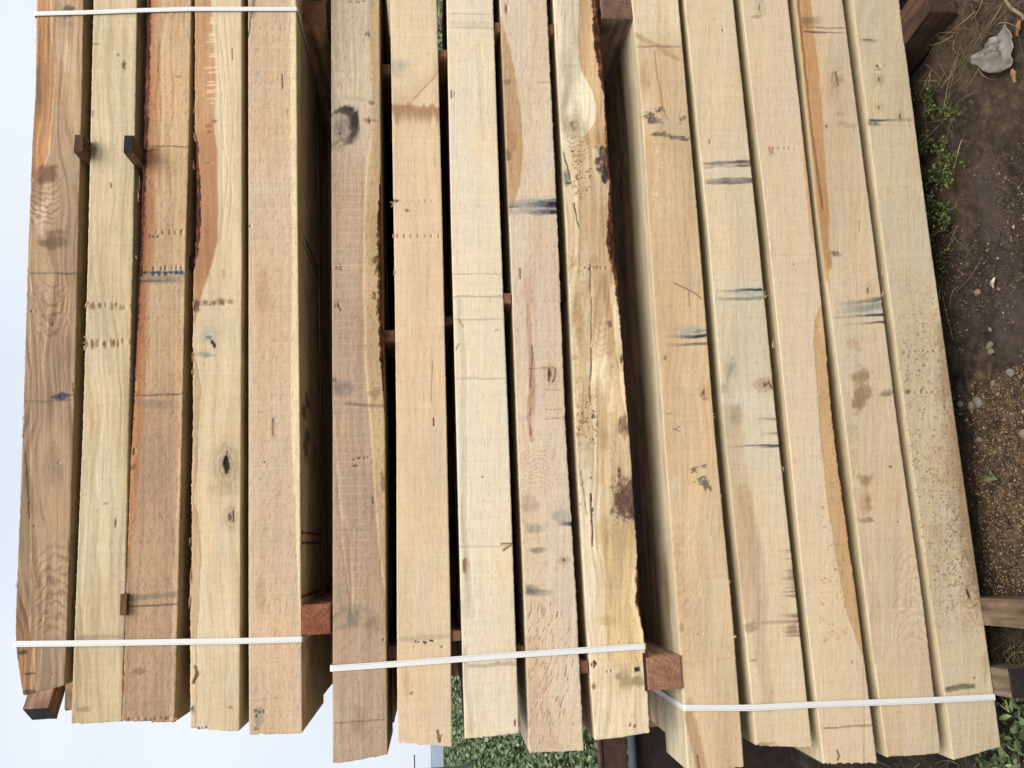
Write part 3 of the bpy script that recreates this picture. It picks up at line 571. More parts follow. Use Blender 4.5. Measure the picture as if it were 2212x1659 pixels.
def q2(P):
    P.bend(890, 300, 50, 120, 8); P.bend(950, 1560, 26, 60, 10); P.start(); X, Y = P.X, P.Y
    P.mixc((1-sst(100, 240, Y))*.5, C(222, 200, 158)); P.blob(862, 145, 38, 28, C(165, 158, 140), .6, .9, m=0)
    # brown tide line
    ln = np.interp(X, [845, 880, 900, 930, 950], [240, 232, 206, 176, 152])+(P.nz(6, 30)-.5)*8
    d = Y-ln; up = sst(850, 868, X)
    P.mixc((1-sst(0, 5, np.abs(d)))*sst(870, 884, X), C(172, 132, 90), .8); P.mixc(((d < 0)*(1-sst(0, 60, -d)))*.45, C(200, 164, 118))
    lo = 243+(P.nz(5, 300)-.5)*34+(P.nz(16, 300)-.5)*10
    d2 = Y-lo; top_ = np.where(X < 880, 228, 228+(P.nz(9, 99)-.5)*20)
    k = sst(-5, 3, Y-top_)*(1-sst(0, 22+20*P.nz(2.2, 200), d2)); P.mixc(k, C(164, 116, 76), .8)
    P.mixc(sst(240, 300, Y)*(1-sst(500, 900, Y)), C(222, 186, 146), .35)
    P.ticks(433, 872, 940, 5, 4, 1.6, C(168, 128, 90), .7, 1); P.ticks(509, 850, 955, 7, 6, 2, C(158, 118, 80), .85, 1)
    P.blob(856, 434, 9, 5, C(75, 55, 42), .9, m=0, gr=.6); P.blob(880, 455, 6, 5, C(120, 96, 74), .8, m=0, gr=.8)
    P.line([(937, 904), (937, 920)], 2.4, DK, .85, 1); P.line([(935, 780), (932, 870)], 1.8, C(160, 128, 95), .6, 2); pass
    P.side([(880, 862), (1000, 864), (1150, 864)], -1, C(226, 186, 122), .5, 6, 2)
    P.streak(1378, 860, 975, 9, C(170, 150, 118), .5); P.ticks(1386, 895, 935, 6, 3, 2.5, C(70, 52, 38), .8, 3); P.ticks(1386, 933, 936, 1, 3, 3, DK, .9); P.ticks(1398, 950, 960, 1, 3, 3, C(110, 84, 60), .7)
    P.blob(888, 1496, 6, 5, C(130, 92, 60), .8, m=0); P.line([(946, 1580), (950, 1604)], 4, C(112, 78, 50), .85, 2); P.line([(953, 1590), (952, 1604)], 2, DK, .6)
    P.blob(880, 1470, 16, 60, (.9, .85, .8), .7, .9)
beam('m2', [(0, 842.8), (548, 851.6), (932, 856.5), (1316, 857.2), (1603, 858.8)], [(0, 943.5), (494, 955.8), (932, 965.2), (1316, 973.2), (1612, 976.4)],
     ((858.8, 1603), (976.4, 1612)), TAN_M, .25, q2, 12, 'peach coloured timber beam with a ragged brown tide mark, second in the middle bundle', GM, C(222, 192, 150), C(196, 158, 114), dict(gs=7, wav=.8, amt=.32, patch=.18), rag=(.8, .5))
def q3(P):
    P.bend(1000, 660, 26, 50, 12); P.start(); X, Y = P.X, P.Y
    for x, y0, y1, a in ((1003, 650, 1330, .45), (1010, 1080, 1330, .4), (1012, 1400, 1580, .4), (1040, 100, 300, .25)): P.line([(x-6, y0), (x, (y0+y1)/2), (x+10, y1)], 9, C(176, 170, 146), a, 4)
    for y in (30, 60, 592, 642, 640, 690, 818, 1180): P.streak(y, 972, 1100, 2, C(160, 150, 122), .5, 0, 0, .7)
    P.streak(52, 970, 1060, 9, C(196, 184, 152), .5)
    P.line([(975, 196), (976, 212)], 2.6, C(120, 100, 72), .8, 1); P.line([(981, 200), (981, 210)], 1.6, C(120, 100, 72), .6)
    P.line([(1004, 1208), (1005, 1232)], 5, C(120, 86, 56), .85, 2); P.line([(1002, 1214), (1003, 1230)], 2, DK, .8); P.blob(1006, 1225, 12, 26, C(176, 146, 108), .6, m=0)
    P.line([(1084, 1176), (1108, 1176)], 2.6, C(120, 104, 82), .85, 1); P.line([(1088, 1190), (1104, 1180)], 4, C(120, 104, 82), .8, 2); P.ticks(1030, 1038, 1046, 2, 2, 2, C(120, 100, 75), .6)
    P.streak(1436, 1008, 1120, 6, C(150, 142, 112), .5); P.ticks(1428, 1070, 1118, 3, 2, 2, DK, .7, 4); P.ticks(1562, 1108, 1120, 3, 10, 2, C(120, 84, 52), .8, 2)
    P.ticks(715, 1066, 1098, 5, 3, 1.8, C(150, 130, 98), .6, 2); P.blob(993, 1232+90, 8, 60, C(180, 166, 136), .5, m=0)
    P.line([(992, 688), (1000, 705)], 2.5, C(130, 112, 84), .6); P.line([(985, 755), (992, 742)], 2.5, C(120, 110, 90), .6)
beam('m3', [(0, 964.6), (494, 974.9), (932, 986), (1316, 995.7), (1595, 1004.3)], [(0, 1064.9), (494, 1081.5), (932, 1098.9), (1316, 1112), (1584, 1121.4)],
     ((1004.3, 1596), (1121.4, 1584)), TAN_M, .25, q3, 13, 'palest cream timber beam with faint grey streaks, midmost of the middle bundle', GM, C(229, 209, 173), C(206, 182, 144), dict(gs=6, wav=.7, amt=.32, patch=.2), rag=(.4, .8))
def q4(P):
    P.bend(1160, 1010, 40, 60, 26); P.start(); X, Y = P.X, P.Y
    P.side([(30, 1082), (80, 1096), (150, 1112), (250, 1127), (330, 1130), (400, 1124), (440, 1112), (480, 1098)], -1, C(188, 142, 90), .8, 3, 2, line=C(226, 196, 148))
    P.blob(1105, 310, 12, 70, C(168, 116, 70), .5, m=0); P.blob(1098, 335, 10, 16, C(110, 76, 50), .6, m=0)
    P.ticks(20, 1091, 1097, 2, 12, 2.5, C(130, 96, 60), .6, 1); P.streak(178, 1160, 1190, 1.6, C(110, 90, 65), .6); P.blob(1094, 178, 12, 8, C(120, 100, 72), .6, m=0)
    P.blob(1160, 448, 70, 30, C(160, 160, 150), .65, .9, m=0, gr=.4)
    P.streak(442, 1095, 1206, 8, C(44, 52, 68), .95, 2, 0, .9); P.streak(458, 1095, 1206, 6, C(50, 58, 72), .9, 2, 0, .9); P.streak(432, 1120, 1206, 4, C(70, 78, 86), .7, 2)
    P.blob(1194, 440, 14, 6, C(30, 36, 50), .9, m=0, gr=.8); P.blob(1196, 458, 12, 6, C(30, 36, 50), .9, m=0, gr=.8); P.streak(446, 1096, 1130, 3, C(50, 50, 56), .7, -1)
    P.mixc(sst(440, 520, Y)*(1-sst(900, 1200, Y))*.2, C(212, 174, 144))
    P.line([(1142, 660), (1148, 760), (1150, 820), (1144, 900), (1150, 950)], 8, C(190, 134, 100), .55, 3); P.blob(1150, 850, 9, 95, C(170, 112, 80), .6, .8, .4, 0, gr=.3); P.line([(1151, 745), (1146, 850), (1148, 940)], 2.2, C(120, 72, 50), .75, 2, .6)
    P.blob(1142, 620, 16, 90, C(196, 148, 112), .5, .9, m=0); P.line([(1123, 580), (1124, 600)], 3.5, C(130, 96, 68), .8, 1)
    P.knot(1189, 808, 10, 14, C(110, 76, 50), C(200, 164, 126), .7, 1, .8); P.streak(796, 1140, 1200, 2, C(120, 90, 65), .6); P.line([(1186, 798), (1186, 822)], 3, C(80, 56, 38), .8, 2); P.line([(1199, 796), (1200, 815), (1193, 826)], 2, C(90, 66, 46), .8)
    for y in (842, 884, 905): P.streak(y, 1176, 1214, 2, C(150, 110, 80), .5)
    P.flame(1160, 950, 1075, 42, 10, 2.2, C(176, 134, 102), .4, -1)
    P.blob(1145, 1090, 30, 30, C(170, 146, 116), .5, m=0); P.blob(1215, 1115, 34, 26, C(150, 150, 134), .6, .8, m=0, gr=.4); P.streak(1132, 1204, 1244, 6, C(46, 54, 74), .9, 1); P.blob(1150, 1140, 26, 22, C(140, 134, 110), .6, .8, m=0, gr=.4)
    P.blob(1162, 1187, 22, 7, C(124, 114, 92), .7, .8, .7, 0, gr=.4); P.knot(1218, 1212, 8, 6, C(80, 60, 42), C(170, 150, 118), .8, 1, .8); P.streak(1275, 1135, 1200, 12, C(76, 80, 68), .75, -1.2, .12, .7)
    P.streak(1268, 1135, 1165, 8, C(80, 84, 72), .5, -1)
    P.side([(1380, 1168), (1420, 1172), (1620, 1210)], -1, C(196, 154, 112), .4, 20, 8)
    # dark ray flecks near the lower end
    r = np.random.default_rng(8)
    for q in range(110):
        x = r.uniform(1142, 1240); y = r.uniform(1300, 1600)
        if r.random() < sst(1190, 1250, x)*.6: continue
        l = r.uniform(3, 8); P.line([(x+1.5, y-l), (x-1.5, y+l)], 1.25, C(138, 96, 66), .6, .5)
beam('m4', [(0, 1079.4), (494, 1101), (932, 1117), (1234, 1130), (1316, 1133), (1625, 1144)], [(0, 1181), (494, 1204.8), (932, 1222), (1316, 1246.4), (1622, 1261)],
     ((1144, 1626), (1261, 1621)), TAN_M, .25, q4, 14, 'rosy tan timber beam with blue black stain and flecked end, fourth in middle bundle', GM, C(221, 196, 162), C(194, 160, 124), dict(gs=6, wav=.9, amt=.4, patch=.2, rays=.07), rag=(.6, 2.6))
def q5(P):
    P.bend(1250, 285, 26, 30, 18); P.start(); X, Y = P.X, P.Y
    P.mixc(sst(560, 760, Y)*(1-sst(880, 980, Y))*.4, C(222, 192, 138))
    poly = [(-300, 1250), (0, 1252), (80, 1248), (150, 1256), (200, 1282), (235, 1292), (262, 1286), (290, 1268), (305, 1252)]
    P.side(poly, -1, C(228, 212, 172), .92, 3, 2, line=C(196, 156, 104))
    P.side([(p[0], p[1]) for p in poly], 1, C(206, 160, 102), .7, 3, 2)
    P.knot(1240, 272, 15, 17, C(170, 130, 84), C(196, 158, 106), .8, 1, .5); P.flame(1246, 290, 345, 34, 9, 1.6, C(160, 118, 70), .6)
    P.blob(1300, 300, 16, 24, C(190, 140, 84), .5, m=0)
    P.line([(1216, 312), (1226, 350), (1240, 400), (1244, 430)], 12, C(220, 206, 168), .8, 5); P.line([(1218, 330), (1226, 360), (1232, 390)], 2, C(60, 46, 36), .8, 2); P.line([(1240, 438), (1250, 490)], 2, C(60, 46, 36), .75, 2)
    P.blob(1224, 385, 12, 22, C(130, 122, 100), .7, m=0, gr=.8); P.blob(1228, 395, 8, 4, C(50, 50, 50), .7, m=0)
    P.specks(1240, 1275, 330, 420, 2.6, .6, C(110, 74, 40), .8, 8); P.ticks(328, 1234, 1238, 1, 3, 3, DK, .8)
    P.blob(1306, 348, 22, 30, C(76, 58, 50), .9, .5, .9, 0, gr=.6); P.blob(1314, 380, 15, 26, C(52, 44, 42), .9, .5, .9, 0, gr=.6)
    P.ticks(579, 1262, 1310, 6, 4, 3, C(120, 86, 52), .7, 2)
    P.side([(450, 1262), (520, 1264), (600, 1288), (680, 1296), (760, 1310), (900, 1330), (1000, 1352)], 1, C(196, 150, 96), .35, 8, 6)
    P.specks(1225, 1262, 520, 1050, 5.0, .62, C(178, 138, 90), .5, 8); P.specks(1240, 1340, 700, 1080, 2.4, .76, C(150, 112, 70), .5, 20)
    for x_, y0_, y1_ in ((1290, 560, 700), (1318, 600, 760), (1256, 640, 900), (1300, 820, 1040), (1334, 900, 1060), (1276, 900, 1000), (1322, 1160, 1420)): P.line([(x_-6, y0_), (x_+5, (y0_+y1_)/2), (x_+2, y1_)], 13, C(186, 142, 86), .5, 8)
    P.blob(1300, 940, 24, 60, C(184, 140, 86), .5, .9, .9, 0, gr=.5); P.blob(1292, 800, 26, 50, C(232, 212, 168), .6, .9, .8, 0); P.blob(1310, 620, 22, 60, C(188, 146, 96), .45, .9, .8, 0)
    P.line([(1270, 560), (1280, 660), (1274, 750), (1276, 840), (1278, 870)], 2.4, C(46, 40, 38), .85, 5, 1)
    P.flame(1300, 670, 790, 32, 15, 1.2, C(186, 144, 92), .5)
    P.side([(620, 1316), (700, 1322), (800, 1334), (900, 1350), (1000, 1362)], 1, C(232, 208, 158), .8, 4, 3, line=C(190, 146, 92))
    P.blob(1318, 700, 7, 12, C(80, 56, 40), .6, m=0); P.knot(1343, 778, 7, 18, C(76, 54, 38), C(196, 160, 108), .7, 1, .7)
    P.ticks(1085, 1249, 1253, 2, 4, 3, DK, .9, 3); P.ticks(1040, 1256, 1260, 2, 3, 3, DK, .8, 8); P.specks(1246, 1290, 860, 960, 2.6, .6, C(76, 58, 38), .8, 8)
    P.blob(1348, 920, 16, 36, C(112, 88, 62), .75, .7, m=0, gr=.7)
    P.mixc(sst(920, 1000, Y)*(1-sst(1500, 1600, Y))*(1-sst(1270, 1300, X-(Y-900)*.02)), C(220, 200, 164), .6)
    P.blob(1350, 1075, 30, 54, C(116, 78, 58), .92, .35, .75, 0, gr=.35); P.specks(1326, 1375, 1030, 1130, 2.4, .56, C(80, 50, 40), .6, 6); P.blob(1362, 1118, 14, 6, C(84, 58, 44), .7, m=0)
    P.line([(1276, 1066), (1277, 1100), (1279, 1140), (1280, 1178)], 2.6, C(70, 54, 38), .9, 2); P.blob(1279, 1100, 4, 7, C(66, 50, 34), .9, m=0); P.blob(1277, 1078, 3, 5, DK, .9, m=0); P.ticks(1031, 1275, 1279, 1, 3, 3, DK, .9); P.line([(1256, 1015), (1262, 1070), (1268, 1110)], 1.8, C(110, 96, 74), .6)
    P.side([(1140, 1302), (1250, 1304), (1330, 1308), (1400, 1312), (1430, 1325)], 1, C(212, 176, 116), .75, 4, 3)
    P.side([(1160, 1372), (1240, 1366), (1300, 1360), (1345, 1376), (1400, 1386)], 1, C(228, 200, 146), .6, 4, 3)
    P.blob(1305, 1150, 20, 40, C(190, 156, 100), .5, m=0); P.blob(1310, 1340, 30, 12, C(180, 140, 84), .4, m=0)
    P.blob(1352, 1462, 26, 34, C(150, 132, 88), .8, .7, .8, 0); P.ticks(1452, 1372, 1384, 3, 5, 4, C(50, 38, 28), .9, 6); P.blob(1378, 1475, 18, 14, C(130, 110, 72), .6, m=0)
    P.ticks(1436, 1270, 1284, 4, 6, 3, C(60, 46, 32), .85, 8); P.ticks(1450, 1310, 1322, 2, 3, 2, DK, .6); P.blob(1282, 1480, 6, 8, C(90, 72, 52), .7, m=0); P.ticks(1386, 1337, 1341, 1, 2.5, 2.5, DK, .9)
    P.mixc(sst(1470, 1520, Y), C(214, 194, 152), .45); P.ticks(1570, 1362, 1372, 3, 5, 3, C(110, 84, 56), .7, 8)
beam('m5', [(0, 1195), (494, 1223), (932, 1243), (1316, 1264.8), (1598, 1285)],
     [(-300, 1288), (0, 1298.5), (100, 1303), (200, 1308), (300, 1314), (494, 1329.8), (650, 1340), (800, 1347), (932, 1358.6), (1051, 1367), (1250, 1380), (1316, 1384), (1400, 1394), (1582, 1403.4)],
     ((1285, 1598), (1403.4, 1582)), TAN_M, .25, q5, 15, 'mottled golden timber beam with thick brown bark edge, lowest of the middle bundle', GM, C(226, 200, 156), C(184, 146, 96), dict(gs=9, wav=1.8, amt=.7, patch=.5),
     barkR=[(-500, 20), (0, 21), (100, 19), (170, 11), (200, 5), (260, 5), (330, 8), (400, 6), (440, 12), (520, 21), (560, 18), (600, 10), (640, 9), (690, 5), (740, 1), (760, 0), (1200, 0), (1240, 6), (1300, 9), (1350, 4), (1370, 0), (1700, 0)], rag=(.4, 2.0),
     bark_tone=(C(92, 54, 38), C(158, 104, 68)))

# ---- lower bundle
def r1(P):
    P.bend(1500, 290, 50, 90, 10); P.bend(1490, 1150, 36, 90, 14); P.bend(1530, 600, 20, 60, 12); P.start(); X, Y = P.X, P.Y
    P.mixc((1-sst(40, 120, Y))*.5, C(226, 208, 168)); P.mixc(sst(240, 320, Y)*(1-sst(1000, 1100, Y))*.5, C(210, 170, 118))
    P.line([(1374, 76), (1395, 88), (1418, 96), (1440, 112), (1468, 128)], 8, C(166, 126, 84), .7, 5); P.line([(1418, 110), (1424, 170), (1432, 230), (1440, 255)], 3, C(166, 126, 84), .7, 5)
    P.blob(1395, 170, 22, 44, C(180, 138, 92), .55, .9, m=0); P.streak(101, 1372, 1470, 3, C(140, 110, 78), .6)
    for x, y, rx, ry in ((1412, 262, 20, 7), (1402, 250, 14, 9), (1425, 238, 10, 7), (1476, 258, 13, 9), (1428, 290, 17, 8), (1450, 296, 18, 6), (1475, 300, 13, 6)): P.blob(x, y, rx, ry, C(104, 90, 72), .85, .5, 1.1, 0, gr=.8)
    P.blob(1440, 270, 46, 36, C(190, 172, 140), .35, m=0); P.specks(1405, 1440, 280, 480, 3.4, .64, C(232, 206, 162), .5, 10)
    P.blob(1500, 610, 26, 34, C(178, 168, 140), .5, .9, m=0, gr=.5); P.line([(1458, 612), (1500, 632), (1516, 646)], 1.8, C(120, 82, 54), .8, 1); P.line([(1487, 630), (1490, 660)], 1.5, C(120, 82, 54), .7, 1)
    P.blob(1490, 718, 42, 20, C(150, 152, 146), .6, .9, m=0); P.streak(728, 1435, 1528, 5, C(34, 40, 52), .95, 1.6, -.02, .5); P.streak(745, 1440, 1530, 5, C(70, 72, 78), .75, .8, -.02, .5); P.blob(1510, 716, 20, 8, C(90, 98, 108), .5, m=0)
    for x, y in ((1436, 773), (1518, 852), (1524, 862)): P.blob(x, y, 7, 7, C(150, 108, 68), .75, m=0, gr=.5)
    P.knot(1522, 848, 7, 11, C(150, 104, 62), C(200, 160, 112), .7); P.ticks(926, 1455, 1475, 4, 3, 3, C(120, 86, 56), .7, 5); P.blob(1446, 893, 10, 3, C(150, 114, 76), .6, m=0)
    for x, y, rx, ry in ((1500, 1015, 10, 7), (1515, 1038, 18, 10), (1528, 1052, 9, 10), (1520, 1008, 12, 4)): P.blob(x, y, rx, ry, C(104, 96, 78), .8, .5, 1.1, 0, gr=.8)
    P.blob(1456, 1050, 20, 30, C(196, 186, 154), .6, .9, m=0)
    P.flame(1440, 1070, 1450, 110, 34, 7, C(190, 152, 108), .32, 1)
    P.blob(1472, 1352, 7, 12, C(170, 130, 88), .6, m=0); P.ticks(1370, 1508, 1512, 1, 2.5, 2.5, C(120, 80, 50), .7)
    P.line([(1489, 1545), (1505, 1600), (1518, 1665)], 17, C(172, 132, 86), .75, 2); P.line([(1494, 1512), (1500, 1540)], 10, C(196, 158, 112), .5, 3); P.line([(1507, 1630), (1512, 1665)], 3, C(120, 70, 40), .7, 2); P.ticks(1426, 1550, 1580, 4, 1.6, 4, C(150, 116, 80), .6, 1)
def rs1(bX, bY, bZ, bC, tX, tY, tZ, tC):
    n = fbm(tX/.1, tY/.03, 8, 3)
    q = np.sqrt(((tX-at_face(1440, 1290)[0])/.16)**2+((tY-.09)/.04)**2)+(n-.5)
    m = ((1-sst(.4, 1, q))*.6)[..., None]; tC[:] = tC*(1-m)+C(160, 116, 70)*m
    m = (sst(.02, .0, tY)*.3)[..., None]; tC[:] = tC*(1-m)+C(232, 212, 172)*m
beam('l1', [(-100, 1357), (0, 1364), (60, 1371), (230, 1386), (494, 1402), (932, 1434), (1316, 1462.7), (1660, 1486)], [(0, 1465.8), (494, 1510), (932, 1544.4), (1316, 1582), (1656, 1608)],
     ((1486, 1666), (1608, 1656)), TAN_L, .215, r1, 21, 'golden timber beam with grey mould patches and a blue stain, topmost of the lower bundle', GL, C(220, 188, 142), C(188, 148, 102), dict(gs=7, wav=1.2, amt=.42, patch=.3), rag=(.3, .9),
     side_fn=rs1, side_tone=C(222, 200, 164), rnd=.0025)
def r2(P):
    P.start(); X, Y = P.X, P.Y
    for y in (352, 355, 362): P.streak(y, 1518, 1625, 3, C(84, 78, 72), .75, .3, -.04, .9)
    for y in (389, 397, 392): P.streak(y, 1522, 1627, 3.4, C(70, 66, 62), .8, .4, -.03, .9)
    P.blob(1580, 375, 60, 26, C(212, 200, 170), .5, m=0); P.ticks(305, 1533, 1538, 1, 6, 2, C(120, 84, 54), .7); P.ticks(66, 1560, 1564, 1, 3, 2, DK, .6)
    P.mixc(sst(560, 620, Y)*(1-sst(950, 1100, Y))*.5, C(206, 196, 162))
    P.blob(1610, 630, 50, 14, C(166, 164, 150), .6, .9, m=0); P.streak(628, 1545, 1648, 4, C(44, 50, 56), .9, 1.6, -.03, .5); P.streak(647, 1545, 1650, 6, C(120, 118, 106), .7, .3, -.03)
    P.blob(1575, 800, 18, 36, C(140, 136, 116), .65, .9, m=0); P.blob(1566, 840, 14, 20, C(150, 146, 124), .6, .9, m=0); P.blob(1600, 870, 40, 18, C(206, 200, 176), .5, m=0); P.blob(1588, 895, 20, 30, C(130, 124, 104), .6, .9, m=0)
    P.knot(1655, 832, 17, 10, C(120, 82, 54), C(180, 140, 100), .8, 1, .7); P.line([(1660, 826), (1668, 840)], 2.6, C(90, 62, 44), .8)
    P.streak(906, 1630, 1680, 4, C(140, 120, 96), .7, 1); P.streak(938, 1640, 1684, 4, C(130, 110, 88), .6, 1); P.streak(963, 1572, 1684, 3, C(92, 80, 72), .85, .5, 0, .5); P.streak(964, 1635, 1685, 5, C(60, 62, 78), .8, 1)
    P.side([(880, 1600), (1000, 1612), (1100, 1626), (1250, 1640), (1330, 1648)], -1, C(196, 160, 118), .5, 12, 5)
    P.line([(1612, 1060), (1626, 1140), (1640, 1240), (1646, 1330), (1650, 1420), (1660, 1520)], 22, C(184, 146, 106), .6, 6)
    r = np.random.default_rng(3)
    for q in range(26): P.streak(r.uniform(1190, 1400), 1722-r.uniform(14, 36)-8, 1722+10, 2.6, C(120, 84, 60), .65, 1)
    P.blob(1712, 1250, 14, 40, C(160, 120, 88), .6, .9, m=0); P.blob(1618, 1352, 20, 16, C(150, 122, 86), .6, m=0); P.streak(1345, 1612, 1730, 6, C(160, 134, 100), .5); P.blob(1712, 1360, 14, 20, C(140, 106, 76), .6, m=0); P.blob(1628, 1424, 10, 5, C(160, 124, 84), .7, m=0)
    P.blob(1650, 1605, 26, 7, C(176, 138, 98), .7, m=0)
beam('l2', [(0, 1478.7), (494, 1529), (932, 1565), (1316, 1604), (1610, 1634)], [(0, 1584), (494, 1637), (932, 1680), (1316, 1723), (1612, 1755)],
     ((1634, 1610), (1755, 1613)), TAN_L, .22, r2, 22, 'light timber beam with two pairs of dark saw streaks, second in the lower bundle', GL, C(222, 196, 154), C(196, 162, 118), dict(gs=6, wav=.8, amt=.32, patch=.25), rag=(.3, .9), rnd=.0018, side_tone=C(222, 198, 156))
def r3(P):
    P.bend(1640, 14, 24, 30, 8); P.start(); X, Y = P.X, P.Y
    P.knot(1642, 14, 8, 14, C(150, 116, 80), C(206, 184, 146), .8, 1, .7); P.blob(1634, 36, 18, 5, C(150, 124, 90), .5, m=0)
    P.side([(200, 1727), (280, 1731), (380, 1738), (494, 1748), (560, 1766)], 1, C(204, 160, 104), .85, 3, 2)
    P.side([(650, 1778), (690, 1762), (740, 1758), (800, 1763), (932, 1772), (1060, 1786), (1200, 1806), (1316, 1828), (1380, 1850), (1420, 1866)], 1, C(202, 156, 98), .88, 3, 2, line=C(184, 140, 84))
    P.blob(1780, 700, 12, 40, C(226, 196, 146), .4, m=0); P.specks(1770, 1830, 750, 1400, 2.6, .70, C(170, 122, 70), .55, 5)
    P.ticks(320, 1655, 1722, 6, 5, 1.8, C(160, 124, 84), .8, 1); P.blob(1665, 325, 8, 12, C(176, 112, 76), .6, m=0); P.streak(879, 1670, 1695, 5, C(150, 124, 92), .6, -1); P.blob(1675, 916, 6, 5, C(96, 80, 60), .7, m=0)
    P.blob(1690, 550, 10, 4, C(200, 166, 122), .6, m=0); P.ticks(571, 1710, 1730, 2, 2, 2, C(150, 110, 74), .6); P.ticks(1062, 1695, 1699, 1, 2, 2, C(110, 80, 56), .6)
    P.streak(1570, 1778, 1892, 3, C(150, 118, 82), .7, 0, 0, .8); P.line([(1809, 1620), (1813, 1632), (1810, 1640)], 3.5, C(130, 92, 60), .8, 1); P.ticks(1430, 1842, 1846, 1, 3, 2, C(150, 118, 80), .5)
    P.side([(150, 1632), (400, 1652)], -1, C(204, 180, 150), .4, 8, 4); P.specks(1655, 1672, 500, 780, 3, .6, C(190, 160, 122), .5, 6)
beam('l3', [(0, 1601), (494, 1658), (932, 1702.8), (1316, 1740), (1648, 1779)], [(0, 1702), (494, 1758), (932, 1804.5), (1316, 1854), (1648, 1895.4)],
     ((1779, 1649), (1895.4, 1648)), TAN_L, .22, r3, 23, 'smooth cream timber beam with amber band along its edge, midmost of the lower bundle', GL, C(222, 195, 155), C(202, 168, 126), dict(gs=8, wav=.7, amt=.26, patch=.15),
     barkR=[(-500, 0), (740, 0), (780, 3), (900, 5), (1050, 5), (1200, 3), (1290, 0), (1700, 0)], rag=(.3, .7), rnd=.0018, bark_tone=(C(96, 48, 32), C(160, 92, 54)), side_tone=C(222, 196, 150))
def r4(P):
    P.bend(1920, 1320, 70, 150, 20); P.start(); X, Y = P.X, P.Y
    P.side([(-300, 1748), (0, 1752), (60, 1758), (200, 1774), (330, 1782), (470, 1792), (560, 1792), (600, 1790)], -1, C(194, 138, 78), .85, 3, 2, line=C(222, 176, 118))
    P.line([(1725, 0), (1735, 100), (1752, 260), (1768, 380), (1778, 450)], 4, C(132, 76, 46), .55, 2); P.streak(46, 1730, 1780, 14, C(120, 88, 58), .6, -.6); P.streak(70, 1735, 1825, 3, C(90, 66, 48), .8, -.4); P.streak(60, 1738, 1825, 2, C(120, 90, 66), .6)
    P.blob(1804, 170, 18, 24, C(176, 140, 98), .75, .5, .9, 0, gr=.7); P.line([(1808, 155), (1812, 185)], 3, C(110, 80, 56), .7, 4); P.blob(1798, 205, 24, 20, C(196, 158, 116), .5, m=0, gr=.5)
    for x, y in ((1815, 245), (1822, 268), (1840, 272)): P.blob(x, y, 12, 8, C(190, 152, 112), .75, .4, .9, 0)
    P.blob(1785, 273, 5, 5, C(120, 86, 58), .8, m=0); P.blob(1830, 240, 40, 50, C(206, 178, 140), .3, m=0)
    P.blob(1805, 548, 14, 8, C(120, 92, 62), .7, m=0, gr=.8); P.blob(1792, 560, 6, 30, C(170, 112, 66), .6, m=0); P.line([(1858, 478), (1858, 500)], 1.6, C(130, 100, 70), .6)
    P.blob(1870, 672, 66, 26, C(178, 176, 160), .65, .9, m=0)
    P.streak(657, 1800, 1906, 6, C(96, 92, 82), .75, 1.2, -.1, .8); P.streak(672, 1805, 1910, 9, C(120, 118, 108), .6, .6, -.1, .8); P.streak(686, 1800, 1912, 4, C(44, 50, 60), .95, 2, -.06, .6); P.streak(700, 1820, 1914, 3, C(44, 50, 60), .85, 2, -.04, .6)
    P.knot(1876, 628, 6, 12, C(150, 110, 74), C(200, 168, 124), .6); P.blob(1845, 745, 18, 16, C(196, 156, 110), .7, .4, .6, 0)
    P.blob(1858, 812, 27, 26, C(150, 122, 84), .85, .7, m=0, gr=.3); P.blob(1860, 862, 24, 36, C(152, 122, 82), .85, .7, .8, 0, gr=.3); P.streak(850, 1905, 1935, 8, C(140, 116, 84), .7, .5); P.blob(1912, 852, 14, 8, C(120, 100, 74), .6, m=0, gr=.7)
    P.specks(1820, 1860, 560, 1100, 3, .68, C(180, 146, 106), .5, 14); P.blob(1868, 1036, 22, 24, C(162, 122, 82), .85, .7, m=0); P.blob(1872, 1080, 20, 36, C(160, 122, 82), .8, .8, m=0); P.blob(1872, 1122, 20, 8, C(140, 108, 72), .7, m=0)
    P.line([(1850, 1060), (1872, 1180), (1890, 1300), (1894, 1420)], 16, C(190, 154, 112), .5, 6)
    P.flame(1975, 1130, 1440, 66, 24, 5, C(178, 144, 104), .38, -1)
    P.ticks(1010, 1918, 1926, 2, 3, 3, C(110, 84, 56), .7, 3); P.ticks(1130, 1936, 1942, 1, 3, 3, C(110, 84, 56), .7)
beam('l4', [(0, 1719), (494, 1770), (932, 1827), (1316, 1872), (1632, 1916)], [(0, 1820), (494, 1885), (932, 1941.5), (1316, 1996.6), (1627, 2033)],
     ((1916, 1634), (2033, 1626)), TAN_L, .22, r4, 24, 'timber beam with a rusty orange strip and brown blotches, fourth in the lower bundle', GL, C(214, 188, 148), C(186, 154, 112), dict(gs=7, wav=1.3, amt=.4, patch=.28), rag=(.5, 1.0), rnd=.0018, side_tone=C(222, 196, 152))
